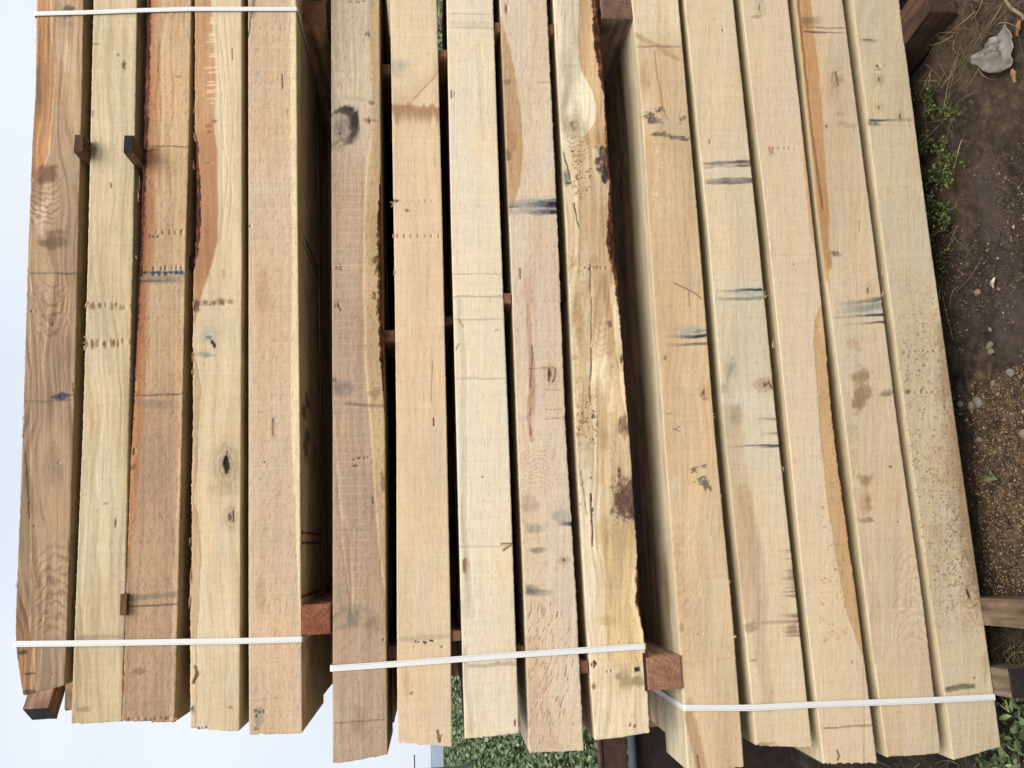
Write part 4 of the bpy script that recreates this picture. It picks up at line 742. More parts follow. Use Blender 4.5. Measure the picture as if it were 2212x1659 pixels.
def r5(P):
    P.bend(1910, 20, 40, 60, 10); P.start(); X, Y = P.X, P.Y
    P.blob(1898, 150, 10, 4, C(140, 118, 90), .6, m=0); P.ticks(142, 1893, 1897, 1, 3, 2.5, DK, .7)
    P.streak(86, 1860, 1880, 2, C(80, 66, 52), .7); P.blob(1880, 88, 18, 5, C(130, 112, 84), .6, m=0)
    P.knot(1900, 172, 7, 8, C(120, 84, 56), C(190, 160, 118), .7, 1, .8); P.knot(1900, 232, 6, 6, C(130, 92, 60), C(196, 166, 124), .7, 1, .8); P.ticks(143, 1893, 1896, 1, 3, 3, C(120, 84, 56), .8)
    P.streak(262, 1876, 1975, 3, C(54, 56, 66), .85, -1.4, -.03, .7); P.blob(1888, 268, 20, 9, C(80, 86, 92), .75, .8, m=0, gr=.8); P.knot(1945, 252, 6, 9, C(150, 112, 72), C(200, 170, 126), .7)
    P.mixc(.25*sst(250, 400, Y)*(1-sst(600, 800, Y)), C(206, 196, 160))
    P.ticks(759, 1948, 2038, 7, 4, 2.5, C(150, 118, 76), .8, 1.5); P.ticks(846, 1958, 2045, 7, 5, 2.5, C(150, 116, 76), .8, 1.5); P.blob(1962, 846, 10, 8, C(140, 104, 68), .7, m=0, gr=.6)
    P.specks(1935, 2160, 640, 1300, 2.0, .70, C(120, 88, 56), .75, 40); P.specks(2030, 2160, 780, 1330, 1.9, .64, C(124, 92, 60), .7, 30); P.specks(2085, 2170, 900, 1340, 2.0, .56, C(112, 82, 54), .6, 25); P.specks(2000, 2160, 720, 1320, 9, .62, C(184, 152, 112), .5, 40)
    P.side([(700, 2030), (850, 2040), (1000, 2052), (1100, 2066), (1200, 2090), (1300, 2110), (1350, 2140)], 1, C(150, 116, 80), .75, 50, 16)
    P.blob(2040, 1040, 40, 26, C(176, 138, 92), .4, .9, m=0)
    P.line([(2090, 1277), (2094, 1293)], 5, C(96, 70, 36), .85, 2); P.line([(2092, 1280), (2094, 1290)], 2, DK, .8)
    P.streak(1485, 2040, 2108, 6, C(110, 98, 72), .85, 0, -.02, 1.2); P.ticks(1465, 2102, 2108, 1, 3, 3, C(110, 88, 60), .8); P.blob(2128, 1440, 14, 44, C(176, 146, 104), .6, .7, m=0)
    P.ticks(1240, 2040, 2044, 1, 2, 2, DK, .6)
beam('l5', [(0, 1841.7), (494, 1903.5), (932, 1960), (1316, 2013.7), (1640, 2059)], [(0, 1942.6), (494, 2006), (932, 2067.7), (1316, 2122), (1613, 2163)],
     ((2059, 1642), (2163, 1612)), TAN_L, .22, r5, 25, 'greenish cream timber beam peppered with brown specks, lowest of the lower bundle above the ground', GL, C(206, 184, 144), C(178, 150, 108), dict(gs=7, wav=1.0, amt=.34, patch=.22), rag=(.3, .8), rnd=.0018, side_tone=C(222, 196, 152))
print('front beams done')

# ------------------------------------------------------------------ plain sawn pieces (boxes with a painted skin, softened corners)
def piece(name, O, ax, ay, az, tone, seed, label=None, cat=None, group=None, mat=None, n=(24, 8, 8), ends=None, streaks=None, parent=None, bow=0.0, rings=(0, 0)):
    """box with corner O and edge vectors ax (the long one), ay, az; end faces get growth rings"""
    O = np.array(O, float); ax = np.array(ax, float); ay = np.array(ay, float); az = np.array(az, float)
    co = []; fc = []; tn = []; gr = []; base = 0
    lx, ly, lz = (np.linalg.norm(a) for a in (ax, ay, az))
    ends = tone*.8 if ends is None else ends
    def face(o, u, v, nu, nv, lu, lv, isend, sd):
        nonlocal base
        U, V = np.meshgrid(np.linspace(0, 1, nu+1), np.linspace(0, 1, nv+1), indexing='ij')
        P = o + U[..., None]*u + V[..., None]*v
        if isend:
            r = np.hypot((U-rings[0])*lu, (V-rings[1])*lv)+fbm(U*2, V*2, sd, 2)*.03
            a = np.arctan2((V-rings[1]), (U-rings[0]+1e-6))
            k = .5+.5*np.sin(r*620+fbm(U*5, V*5, sd, 2)*3); k2 = sst(.45, .75, vn(a*26, r*30, sd)); n2 = fbm(U*4, V*4, sd+1, 4)
            c = ends[None, None]*(1-.13*k-.12*k2-.35*(n2-.4))[..., None]
        else:
            k = fbm(U*lu/.25, V*lv/.005, sd, 3); k2 = fbm(U*lu/.06, V*lv/.03, sd+2, 3)
            c = tone[None, None]*(1.05-.3*sst(.35, .7, k)-.25*sst(.4, .8, k2))[..., None]
            if streaks is not None: 
                m = (sst(.5, .62, vn(U*lu/.035, V*lv/.2, sd+5))*.6)[..., None]; c = c*(1-m)+streaks*m
        co.append(P.reshape(-1, 3)); tn.append(c.reshape(-1, 3))
        gr.append(np.stack((U*lu, V*lv, U*0+sd), -1).reshape(-1, 3))
        i, j = np.meshgrid(np.arange(nu), np.arange(nv), indexing='ij'); a0 = base+i*(nv+1)+j
        fc.append(np.stack((a0, a0+nv+1, a0+nv+2, a0+1), -1).reshape(-1, 4)); base += (nu+1)*(nv+1)
    nx, ny, nzz = n
    face(O, ax, ay, nx, ny, lx, ly, 0, seed); face(O+az, ax, ay, nx, ny, lx, ly, 0, seed+1)
    face(O, ax, az, nx, nzz, lx, lz, 0, seed+2); face(O+ay, ax, az, nx, nzz, lx, lz, 0, seed+3)
    ne = max(ny, 26) if max(ly, lz) > .05 else 8
    face(O, ay, az, ne, ne, ly, lz, 1, seed+4); face(O+ax, ay, az, ne, ne, ly, lz, 1, seed+5)
    co = np.concatenate(co); tn = np.concatenate(tn); gr = np.concatenate(gr); fc = np.concatenate(fc)
    # wavy, slightly worn faces (same offset for coincident points)
    ctr = O+(ax+ay+az)/2; q = co-ctr
    for k, (a, l) in enumerate(((ax, lx), (ay, ly), (az, lz))):
        uu = a/l; d = q@uu
        s2 = fbm(co[:, 0]/.05+k*5+co[:, 2]/.04, co[:, 1]/.09+seed, seed+k, 3)-.5
        co = co + uu*(s2*.0025*np.sign(d)*(np.abs(d) > l*.49))[:, None]
    # worn corners
    e = np.stack([np.abs(q@(a/l))/(l/2) for a, l in ((ax, lx), (ay, ly), (az, lz))], 1); cnt = (e > .985).sum(1)
    co = co - (co-ctr)*((cnt >= 2)*.012)[:, None]*np.array([1, 1, 1])*(1 if lx < .3 else .3)
    o = mesh_np(name, co, fc, lin(tn)*ALB, gr, mat or WOOD_ROUGH, parent=parent, smooth=False)
    return tag(o, label, cat, group)

# ------------------------------------------------------------------ the rows of timbers behind the front ones
DEPTH = 1.05
rowlab = {'u': 'rear timber of the upper bundle, behind its front row, showing its shaded underside',
          'm': 'rear timber of the middle bundle, behind its front row, seen through the gaps',
          'l': 'rear timber of the lower bundle, behind its front row, with only its end in view'}
def back_rows():
    for b in 'uml':
        for k in range(1, 6):
            f = BEAMS['%s%d' % (b, k)]
            if b == 'u' and k == 1: continue
            y = f['y0']+f['w']+.003; row = 2
            while y < D+DEPTH-.12:
                wd = {'u': .27, 'm': .262, 'l': .262}[b]+random.uniform(-.02, .02)
                xs = f['Xe'][0]*.5+f['Xe'][1]*.5+random.uniform(-.02, .07)
                dz = random.uniform(-.003, .003)
                if b == 'm' and k == 1: xs = f['Xa']+.035
                if b == 'l': dz = -.004
                if b == 'l' and k == 1: xs = f['Xa']+.045 if row == 2 else f['Xa']+.01
                if b == 'l' and k > 1: xs = f['Xa']+random.uniform(.0, .02)
                xm = xs+1.0
                zt = float(f['zt'](xm))+dz; zb = float(f['zb'](xm))+dz
                sl = float(f['zt'](xm)-f['zt'](xs))/1.0*0
                slo = (float(f['zt'](xm+.5))-float(f['zt'](xs+.1)))/(xm+.5-xs-.1)
                zt0 = zt-slo*1.0; 
                if b == 'u' and k == 2 and row == 2:
                    xs = float(at_face(150, 1531, TAN_U, D+.29)[0]); zt0 = float(at_face(148, 1520, TAN_U, D+.29)[2]); 
                h = zt-zb
                if b == 'm' and k in (3, 4): zt0 -= .004; h -= .004
                ln = 2.6+random.uniform(-.03, .03)
                if b == 'm' and row == 4 and k in (1, 2): ln = 3.2
                if b == 'm' and row == 4 and k in (2, 3, 4, 5): zt0 += .036; h += .036
                if b == 'm' and row == 4 and k == 3: ln = at_face(962, 112, 0, D)[0]+.60*.80-xs
                t = [C(205, 172, 130), C(190, 152, 112), C(214, 186, 146)][(k+row) % 3]
                piece('sawn_timber', (xs, y+xs*f['tan'], zt0-h), (ln, ln*f['tan'], slo*ln), (0, wd-.003, 0), (0, 0, h), t, 50+k*7+row*3+ord(b),
                      rowlab[b], 'timber beam', 'rear timber beams of the stack', WOOD, n=(60, 8, 6))['kind'] = 'thing'
                y += wd; row += 1
back_rows()

# loose dark ended block on the top layer
A = at_face(48.5, 1533, 0, D+.30); dd = np.array((.84, .53, .0)); pp = np.array((-.53, .84, 0))
hs = at_face(48.5, 1533, 0, D+.30)[2]-at_face(103, 1532, 0, D+.30)[2]
lb = piece('wood_block', A-np.array((0, 0, hs)), dd*.42, pp*.078, (0, 0, hs), C(168, 132, 108), 301, 'short wood block with dark sawn end, behind the topmost beam against the sky', 'wood block',
      n=(30, 12, 12), ends=C(54, 56, 54), streaks=C(96, 58, 42))

# ------------------------------------------------------------------ spacer sticks in the gaps, running through the bundle
def sticker(b, k, ya, yb, push, tone, label, seed, endtone=None, thick=None, mode='gap'):
    f, g = BEAMS['%s%d' % (b, k)], BEAMS['%s%d' % (b, k+1)]
    t = f['tan']; y0 = D-push
    xc = np.interp((ya+yb)/2, f['ys'], f['rx'])*.5+np.interp((ya+yb)/2, g['ys'], g['lx'])*.5
    Pa, Pb = at_face(xc+push*0, ya, t, D), at_face(xc, yb, t, D)
    # the end is seen at rows ya..yb once pushed out: correct for its own distance
    Xa, Xb = at_face(xc, ya, t, D)[0], at_face(xc, yb, t, D)[0]
    cen = at_face(938, 1171, t, D)[0]
    s = (D-push)/D; Xa = cen+(Xa-cen)*s; Xb = cen+(Xb-cen)*s
    zhi = float(f['zb']((Xa+Xb)/2)); zlo = float(g['zt']((Xa+Xb)/2))
    if thick: 
        m = (zhi+zlo)/2; zhi, zlo = m+thick/2, m-thick/2
    else: zhi -= .0012; zlo += .0012
    return piece('spacer_stick', (Xb, D-push+Xb*t, zlo), (0, DEPTH-.05+push, 0), (Xa-Xb, 0, 0), (0, 0, zhi-zlo), tone, seed, label, 'spacer stick', 'spacer sticks between the layers',
                 n=(30, 5, 4), ends=endtone if endtone is not None else tone*.8)
BR = C(150, 104, 72); OR = C(176, 128, 90)
sticker('u', 1, 289, 329, .046, C(120, 90, 66), 'brown stick end poking out below the topmost beam, casting a soft shadow', 401, C(98, 62, 48))
sticker('u', 2, 291, 329, .075, C(120, 98, 74), 'black ended stick poking out furthest, between the second and third beams of the upper bundle', 402, C(44, 42, 42), thick=.0245)
sticker('u', 1, 1292, 1314, -.02, C(130, 84, 66), 'small reddish stick end beside the lower strap, under the topmost beam of the upper bundle', 403, C(128, 80, 66))
sticker('u', 2, 1283, 1329, .018, C(120, 82, 54), 'flat brown stick end jammed between second and third upper beams, beside the strap', 404, C(128, 88, 58), thick=.017)
sticker('u', 3, 554, 577, -.03, C(70, 66, 66), 'dark stick end set back in the gap between the third and fourth upper beams', 405, C(52, 54, 58))
for k, ya, yb, pu, tn_, lb_ in ((1, 138, 159, -.03, BR*.8, 'stick end in the gap under the knotty topmost middle beam, near its far end'),
                             (1, 713, 737, -.03, BR, 'stick end in the gap under the barky middle beam, halfway along the stack'),
                             (1, 1398, 1426, -.03, BR*.85, 'stick end beside the strap, under the topmost beam of the middle bundle'),
                             (2, 107, 123, -.015, OR, 'stick end with green field showing beyond it, under the beam with the tide mark'),
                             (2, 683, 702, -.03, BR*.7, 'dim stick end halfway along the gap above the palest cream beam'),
                             (2, 1363, 1385, -.008, OR, 'light brown stick end just above the strap, between the peach and the palest beams'),
                             (3, 48, 69, -.01, OR, 'light brown stick end in the gap under the palest cream beam, at the far end'),
                             (3, 633, 655, -.004, C(186, 132, 104), 'pinkish square stick end between the palest beam and the rosy beam, halfway along'),
                             (3, 1396, 1417, -.02, OR*.9, 'stick end half hidden by the strap, between the palest beam and the rosy beam'),
                             (4, 52, 71, -.01, BR*1.1, 'stick end between the rosy beam and the mottled bark edged beam, at the far end'),
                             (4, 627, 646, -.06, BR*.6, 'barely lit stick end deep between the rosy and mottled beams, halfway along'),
                             (4, 1428, 1455, -.006, C(168, 112, 80), 'reddish brown stick end between the rosy and mottled beams, just below the strap')):
    sticker('m', k, ya, yb, pu, tn_, lb_, 410+k*9+ya*.01)  # dim and barely lit ends carry the gap's shade as a darker brown

# ------------------------------------------------------------------ bearers between and under the bundles
def bearer(xa, xb, ya, yb, push, tone, ends, label, seed, depth=DEPTH, streaks=None, rings=(.5, 1.3)):
    a = at_face(xa, yb, 0, D-push); b = at_face(xb, ya, 0, D-push)
    return piece('bearer_block', (a[0], D-push, b[2]), (0, depth+push, 0), (b[0]-a[0], 0, 0), (0, 0, a[2]-b[2]), tone, seed, label, 'bearer', 'square bearers between the bundles',
                 n=(50, 10, 10), ends=ends, streaks=streaks, rings=rings)
bearer(642, 704, 2, 54.5, -.012, C(196, 150, 110), C(140, 92, 68), 'reddish bearer end between upper and middle bundles, beside the far strap', 501)
bearer(651.5, 713, 1305, 1372, -.004, C(196, 140, 100), C(156, 96, 66), 'orange red bearer end between the upper and middle bundles, near the beam ends', 502, rings=(-.3, 1.4))
bearer(1300.5, 1366, -34, 39, -.004, C(160, 132, 108), C(132, 102, 84), 'grey brown bearer end wedged under thick bark, between the middle and lower bundles', 503)
bearer(1400, 1471, 1416, 1492, .006, C(206, 168, 126), C(166, 122, 92), 'square reddish bearer end with curved growth rings, above the lower bundle beside its strap', 504, rings=(.15, -.3))
def lath(xa, xb, ya, yb, push, label, seed):
    a = at_face(xa, yb, 0, D-push); b = at_face(xb, ya, 0, D-push)
    piece('packing_lath', (a[0], D-push, b[2]), (0, DEPTH+push, 0), (b[0]-a[0], 0, 0), (0, 0, a[2]-b[2]), C(96, 72, 54), seed, label, 'lath', 'thin laths packed against the bearers', n=(30, 5, 4), ends=C(70, 52, 40))
lath(704.5, 714, -12, 50, -.035, 'dark thin lath packed under the reddish bearer at the far end of the stack', 521)
lath(713.5, 718, 1300, 1376, -.03, 'dark thin lath packed under the orange red bearer near the beam ends', 522)
lath(1393.5, 1399.5, 1410, 1494, .004, 'light thin lath between the mottled beam and the square reddish bearer', 523)
# ground bearers, sticking out towards the viewer
def ground_bearer(p, q, width, sgn, zt, tone, ends, label, seed, zb=.005, streaks=None):
    a = at_level(p[0], p[1], zt); b = at_level(q[0], q[1], zt)      # an edge of the top face: at the stack, and at its free end
    d = (a-b); d[2] = 0; L_ = np.linalg.norm(d); d /= L_; side = np.array((-d[1], d[0], 0))*sgn
    o = b.copy(); o[2] = zb
    return piece('bearer_block', o, d*(L_+1.0), side*width, (0, 0, zt-zb), tone, seed, label, 'bearer', 'bearers on the ground under the stack', n=(50, 10, 10), ends=ends, streaks=streaks)
ZG = .098
ground_bearer((1954, 99), (2008, 25), .12, -1, ZG, C(92, 66, 50), C(74, 60, 46), 'dark reddish bearer on the ground under the far end of the lowest beam', 511)
ground_bearer((2123, 1292), (2262, 1298), .075, 1, ZG, C(142, 120, 98), C(110, 88, 68), 'stained bearer sticking out from under the lowest beam above the strap', 512, streaks=C(112, 84, 60))
ground_bearer((2143, 1441), (2177, 1446), .075, 1, ZG, C(132, 118, 94), C(50, 44, 38), 'short grey bearer end under the lowest beam beside the strap', 513)

# ------------------------------------------------------------------ woven straps
def strap_mat():
    m, n, p = new_mat('woven polyester strap'); N = n.nodes.new; K = n.links.new
    a = N('ShaderNodeAttribute'); a.attribute_name = 'grain'; s = N('ShaderNodeSeparateXYZ'); K(a.outputs['Vector'], s.inputs[0])
    def mth(op, x, y=None):
        q = N('ShaderNodeMath'); q.operation = op
        for i, v in enumerate((x, y)):
            if v is None: continue
            if isinstance(v, (int, float)): q.inputs[i].default_value = v
            else: K(v, q.inputs[i])
        return q.outputs[0]
    u, l = s.outputs[0], s.outputs[1]
    rib = mth('SINE', mth('MULTIPLY', l, 6.283/.0036))
    du = mth('ABSOLUTE', mth('SUBTRACT', u, .80)); near = mth('LESS_THAN', du, .045)
    dash = mth('GREATER_THAN', mth('SINE', mth('MULTIPLY', l, 6.283/.0085)), -.35)
    dk = mth('MULTIPLY', mth('MULTIPLY', near, dash), .42)
    k = mth('SUBTRACT', mth('ADD', mth('MULTIPLY', rib, .012), .985), dk)
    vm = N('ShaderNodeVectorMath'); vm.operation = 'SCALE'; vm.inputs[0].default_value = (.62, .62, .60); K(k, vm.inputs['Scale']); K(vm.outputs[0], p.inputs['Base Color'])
    b = N('ShaderNodeBump'); b.inputs['Strength'].default_value = .25; b.inputs['Distance'].default_value = .0004; K(rib, b.inputs['Height']); K(b.outputs['Normal'], p.inputs['Normal'])
    p.inputs['Roughness'].default_value = .5
    return m
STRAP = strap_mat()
def strap(bk, pts, wpx, label, flip=1, tail_dx=0.0):
    f = BEAMS[bk+'1']; t = f['tan']
    P = [at_face(x, y, t, D-.0035) for x, y in pts]
    wd = wpx/FOC*D*1.02
    zt, zb = P[0][2], P[-1][2]
    top, bot = P[0].copy(), P[-1].copy()
    path = []; 
    bk_y = D+DEPTH+.0
    b1 = np.array((top[0]+tail_dx, bk_y+top[0]*t, zt+.014)); b0 = np.array((bot[0]+tail_dx, bk_y+bot[0]*t, zb-.0015))
    path = [p for p in P]
    full = [np.array((top[0], top[1]+.004, zt+.0032))] + [] 
    ring = path + [bot+np.array((0, .003, -.003)), b0, b1, top+np.array((0, .003, .006))]
    # densify the front part, sagging a little between the beams
    dense = []; N_ = len(ring)
    for i in range(N_):
        a, b = ring[i], ring[(i+1) % N_]; m = max(2, int(np.linalg.norm(b-a)/.012))
        for k in range(m): dense.append(a+(b-a)*k/m)
    R = np.array(dense); n = len(R); nu = 4
    ln = np.concatenate(([0], np.cumsum(np.linalg.norm(np.diff(R, axis=0), axis=1))))
    c = R.mean(0); co = []; g = []
    T = np.roll(R, -1, 0)-np.roll(R, 1, 0); T /= np.linalg.norm(T, axis=1)[:, None]
    Wv = np.array((1., 0, 0))[None]-T*T[:, :1]; Wv /= np.linalg.norm(Wv, axis=1)[:, None]
    Nv = np.cross(T, Wv)
    sg = np.sign(((R-c)*Nv).sum(1)); Nv *= sg[:, None]
    for lay in (0, 1):
        for j in range(nu+1):
            u = j/nu; co.append(R+Wv*((u-.5)*wd)+Nv*(lay*.0009)); g.append(np.stack((np.full(n, u if flip > 0 else 1-u), ln, ln*0), -1))
    co = np.stack(co, 1); g = np.stack(g, 1)                      # n, 2*(nu+1)
    m = 2*(nu+1); F = []
    order = list(range(nu+1))+[m-1-j for j in range(nu+1)]
    i = np.arange(n); i1 = (i+1) % n
    for a in range(m):
        j0, j1 = order[a], order[(a+1) % m]
        F.append(np.stack((i*m+j0, i*m+j1, i1*m+j1, i1*m+j0), -1))
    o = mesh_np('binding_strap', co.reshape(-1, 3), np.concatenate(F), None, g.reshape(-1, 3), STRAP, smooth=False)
    return tag(o, label, 'strap', 'white woven straps round the bundles')
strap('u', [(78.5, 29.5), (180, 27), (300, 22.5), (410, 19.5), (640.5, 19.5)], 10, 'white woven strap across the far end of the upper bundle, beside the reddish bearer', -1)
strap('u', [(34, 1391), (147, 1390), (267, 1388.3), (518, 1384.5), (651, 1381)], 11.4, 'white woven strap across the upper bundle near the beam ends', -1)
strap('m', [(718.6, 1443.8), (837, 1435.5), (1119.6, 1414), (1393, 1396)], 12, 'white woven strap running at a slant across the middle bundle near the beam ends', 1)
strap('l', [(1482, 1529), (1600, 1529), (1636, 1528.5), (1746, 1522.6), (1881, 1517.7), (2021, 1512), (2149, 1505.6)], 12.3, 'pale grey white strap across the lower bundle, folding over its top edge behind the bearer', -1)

# ------------------------------------------------------------------ ground: one sheet to the horizon, finely modelled near the stack
def axis(a, b, fine, far):
    v = list(np.arange(a, b, fine)); s = fine; x = b
    while x < far: v.append(x); s *= 1.35; x += s
    v.append(far); s = fine; x = a; pre = []
    while x > -far: s *= 1.35; x -= s; pre.append(max(x, -far))
    return np.array(sorted(set(pre+v)))
xs = axis(-1.3, 2.0, .009, 3000); ysn = axis(.7, 2.75, .009, 3000)
GX, GY = np.meshgrid(xs, ysn, indexing='ij')
near = sst(-2, -1.2, GX)*(1-sst(2, 3, GX))*sst(.2, .7, GY)*(1-sst(2.8, 4, GY))
def gh(x, y): return (fbm(x/.16, y/.16, 61, 4)-.5)*.040+(fbm(x/.02, y/.02, 62, 3)-.5)*.008
GZ = gh(GX, GY)*near - .012*(1-near)
n1 = fbm(GX/.11, GY/.11, 63, 4); n2 = fbm(GX/.017, GY/.017, 64, 3); n3 = fbm(GX/.5, GY/.5, 65, 3)
gc = C(80, 68, 57)[None, None]*(1-sst(.35, .7, n1)[..., None]*.35)+C(22, 16, 9)[None, None]*sst(.4, .6, n3)[..., None]
gc = gc*(.65+.7*n2)[..., None]
gc = gc*(1-(sst(.66, .85, vn(GX/.0085, GY/.0085, 66))*.5)[..., None])+C(160, 140, 112)[None, None]*((sst(.66, .85, vn(GX/.0085, GY/.0085, 66))*.5)*.9)[..., None]
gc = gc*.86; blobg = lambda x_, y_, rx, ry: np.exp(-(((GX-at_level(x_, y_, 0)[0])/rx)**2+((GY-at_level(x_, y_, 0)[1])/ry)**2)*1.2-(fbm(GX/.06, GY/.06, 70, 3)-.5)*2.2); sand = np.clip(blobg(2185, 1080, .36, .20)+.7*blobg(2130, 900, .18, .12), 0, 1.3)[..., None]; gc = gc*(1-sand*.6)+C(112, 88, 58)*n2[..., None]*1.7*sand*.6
bounce_fill = (1-sst(.25, .62, GY))[..., None]; smooth_ = np.clip(sst(.25, .7, blobg(2145, 430, .20, .10)+blobg(2185, 690, .13, .08)), 0, .85)[..., None]; gc = gc*(1-smooth_)+C(86, 75, 66)*(.85+.3*n2[..., None])*smooth_; gc = gc*(1-bounce_fill)+C(205, 196, 182)*(.8+.4*n2[..., None])*bounce_fill  # ground behind the camera is made pale, added to bounce light onto undersides
nyy = len(ysn); i, j = np.meshgrid(np.arange(len(xs)-1), np.arange(nyy-1), indexing='ij'); a0 = i*nyy+j
GROUND = tone_mat('dirt', .95, 220, .8, .004)
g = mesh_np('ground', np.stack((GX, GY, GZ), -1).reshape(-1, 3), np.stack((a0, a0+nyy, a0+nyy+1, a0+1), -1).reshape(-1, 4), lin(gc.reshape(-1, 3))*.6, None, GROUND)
tag(g, kind='structure')

# ------------------------------------------------------------------ leaf and blade scatters
def leaves(name, P, dirs, ups, ln, wd, tones, parent=None, mat=None):
    """folded pointed leaves: P (n,3) base, dirs unit (n,3), ups (n,3)"""
    n = len(P); s = np.cross(dirs, ups); s /= np.linalg.norm(s, axis=1)[:, None]; ln = ln[:, None]; wd = wd[:, None]
    v = [P, P+dirs*ln*.3+s*wd*.42+ups*wd*.16, P+dirs*ln*.68+s*wd*.40+ups*wd*.10, P+dirs*ln-ups*ln*.12, P+dirs*ln*.68-s*wd*.40+ups*wd*.10, P+dirs*ln*.3-s*wd*.42+ups*wd*.16, P+dirs*ln*.5]
    co = np.stack(v, 1).reshape(-1, 3); b = (np.arange(n)*7)[:, None]
    fc = np.concatenate((b+np.array([[0, 1, 2, 6]]), b+np.array([[6, 2, 3, 4]]), b+np.array([[0, 6, 4, 5]])))
    return mesh_np(name, co, fc, lin(np.repeat(tones, 7, 0)), None, mat or LEAF, parent=parent, smooth=False)
def rdir(n, zlo, zhi, r):
    a = r.uniform(0, 6.283, n); z = r.uniform(zlo, zhi, n); h = np.sqrt(1-z*z); return np.stack((np.cos(a)*h, np.sin(a)*h, z), 1)
def perp(d, r):
    u = np.array((0, 0, 1.))+r.normal(0, .35, d.shape); u -= d*(u*d).sum(1)[:, None]; return u/np.linalg.norm(u, axis=1)[:, None]
r = np.random.default_rng(21)
# the crop field behind
tag(mesh_np('field', np.array([(-600, 5.2, .004), (900, 5.2, .004), (900, 2500, .004), (-600, 2500, .004)], float), np.array([[0, 1, 2, 3]]), None, None,
        simple_mat('crop field', (.085, .11, .055), .9, .45, 9, .8, .03)), kind='structure')
N = 70000
yy = 5.3*np.exp(r.random(N)**.8*np.log(260/5.3)); t = r.random(N)
xx = yy*np.where(r.random(N) < .8, -.10-.28*t, -.1+.95*t)
sz = .04+.0050*yy
P = np.stack((xx, yy, .02+r.random(N)*.16), 1); d = rdir(N, -.1, .8, r)
tb = np.array([C(88, 102, 66), C(108, 122, 86), C(72, 88, 56), C(130, 142, 106)])[r.choice(4, N, p=[.4, .3, .22, .08])]*r.uniform(.8, 1.15, (N, 1))
tag(leaves('crop_leaves', P, d, perp(d, r), sz*r.uniform(.7, 1.5, N), sz*r.uniform(.5, .9, N), tb), kind='stuff', label='dense green leafy crop covering the field behind the stack', cat='crop')
# low weeds beside the stack
def scat(poly, n):
    poly = np.array(poly, float); x0, y0 = poly.min(0); x1, y1 = poly.max(0); out = []
    while len(out) < n:
        q = np.stack((r.uniform(x0, x1, n), r.uniform(y0, y1, n)), 1)
        ins = np.zeros(n, bool); k = len(poly)
        for a in range(k):
            (ax_, ay_), (bx_, by_) = poly[a], poly[(a+1) % k]
            c_ = ((ay_ > q[:, 1]) != (by_ > q[:, 1])) & (q[:, 0] < (bx_-ax_)*(q[:, 1]-ay_)/(by_-ay_+1e-9)+ax_); ins ^= c_
        out += list(q[ins])
    return np.array(out[:n])
WEED = [(1950, 190), (2010, 175), (2070, 230), (2092, 300), (2085, 380), (2055, 440), (2050, 520), (2040, 600), (1990, 600), (1985, 400)]
q = scat(WEED, 2600); keep = fbm(q[:, 0]/34, q[:, 1]/34, 71, 2) > .45; q = q[keep]
z = .004+r.random(len(q))**1.5*.05; P = np.array([at_level(a, b, c) for (a, b), c in zip(q, z)]); d = rdir(len(P), -.1, .7, r)
tb = np.array([C(74, 88, 42), C(104, 116, 52), C(54, 66, 38), C(128, 138, 76)])[r.choice(4, len(P), p=[.4, .26, .26, .08])]*(r.uniform(.62, .9, (len(P), 1))+.12*np.exp(-((q[:, :1]-2050)/35)**2-((q[:, 1:]-400)/110)**2))
tag(leaves('weeds', P, d, perp(d, r), r.uniform(.006, .014, len(P)), r.uniform(.005, .010, len(P)), tb), kind='stuff', label='low green clover like weeds growing along the foot of the stack', cat='weeds')
WEED2 = [(2110, 1560), (2175, 1500), (2225, 1520), (2230, 1680), (2130, 1680), (2095, 1610)]
q = scat(WEED2, 170); P = np.array([at_level(a, b, .01+.05*r.random()) for a, b in q]); d = rdir(len(P), .0, .75, r)
tb = np.array([C(96, 112, 70), C(124, 136, 88), C(70, 86, 54)])[r.choice(3, len(P))]*r.uniform(.8, 1.1, (len(P), 1))
tag(leaves('leafy_plant', P, d, perp(d, r), r.uniform(.02, .042, len(P)), r.uniform(.010, .018, len(P)), tb), 'leafy green weed growing on the ground beside the end of the lowest beam', 'weed')
# dry grass blades
def blades(name, P, d, ln, wd, tones):
    n = len(P); seg = 5; co = []; s = np.cross(d, (0, 0, 1.)); s /= np.maximum(1e-6, np.linalg.norm(s, axis=1))[:, None]
    bend = rdir(n, -.6, .2, r)*.5
    for k in range(seg+1):
        t_ = k/seg; c_ = P+d*(ln*t_)[:, None]+bend*(ln*t_*t_)[:, None]; c_[:, 2] = np.maximum(c_[:, 2], .003)
        for sg in (-1, 1): co.append(c_+s*sg*(wd*(1-t_*.85))[:, None]+np.array((0, 0, .0006))*(sg > 0))
    co = np.stack(co, 1).reshape(-1, 3); m = 2*(seg+1); b = (np.arange(n)*m)[:, None]
    fc = np.concatenate([b+np.array([[2*k, 2*k+1, 2*k+3, 2*k+2]]) for k in range(seg)])
    return mesh_np(name, co, fc, lin(np.repeat(tones, m, 0)), None, LEAF, smooth=False)
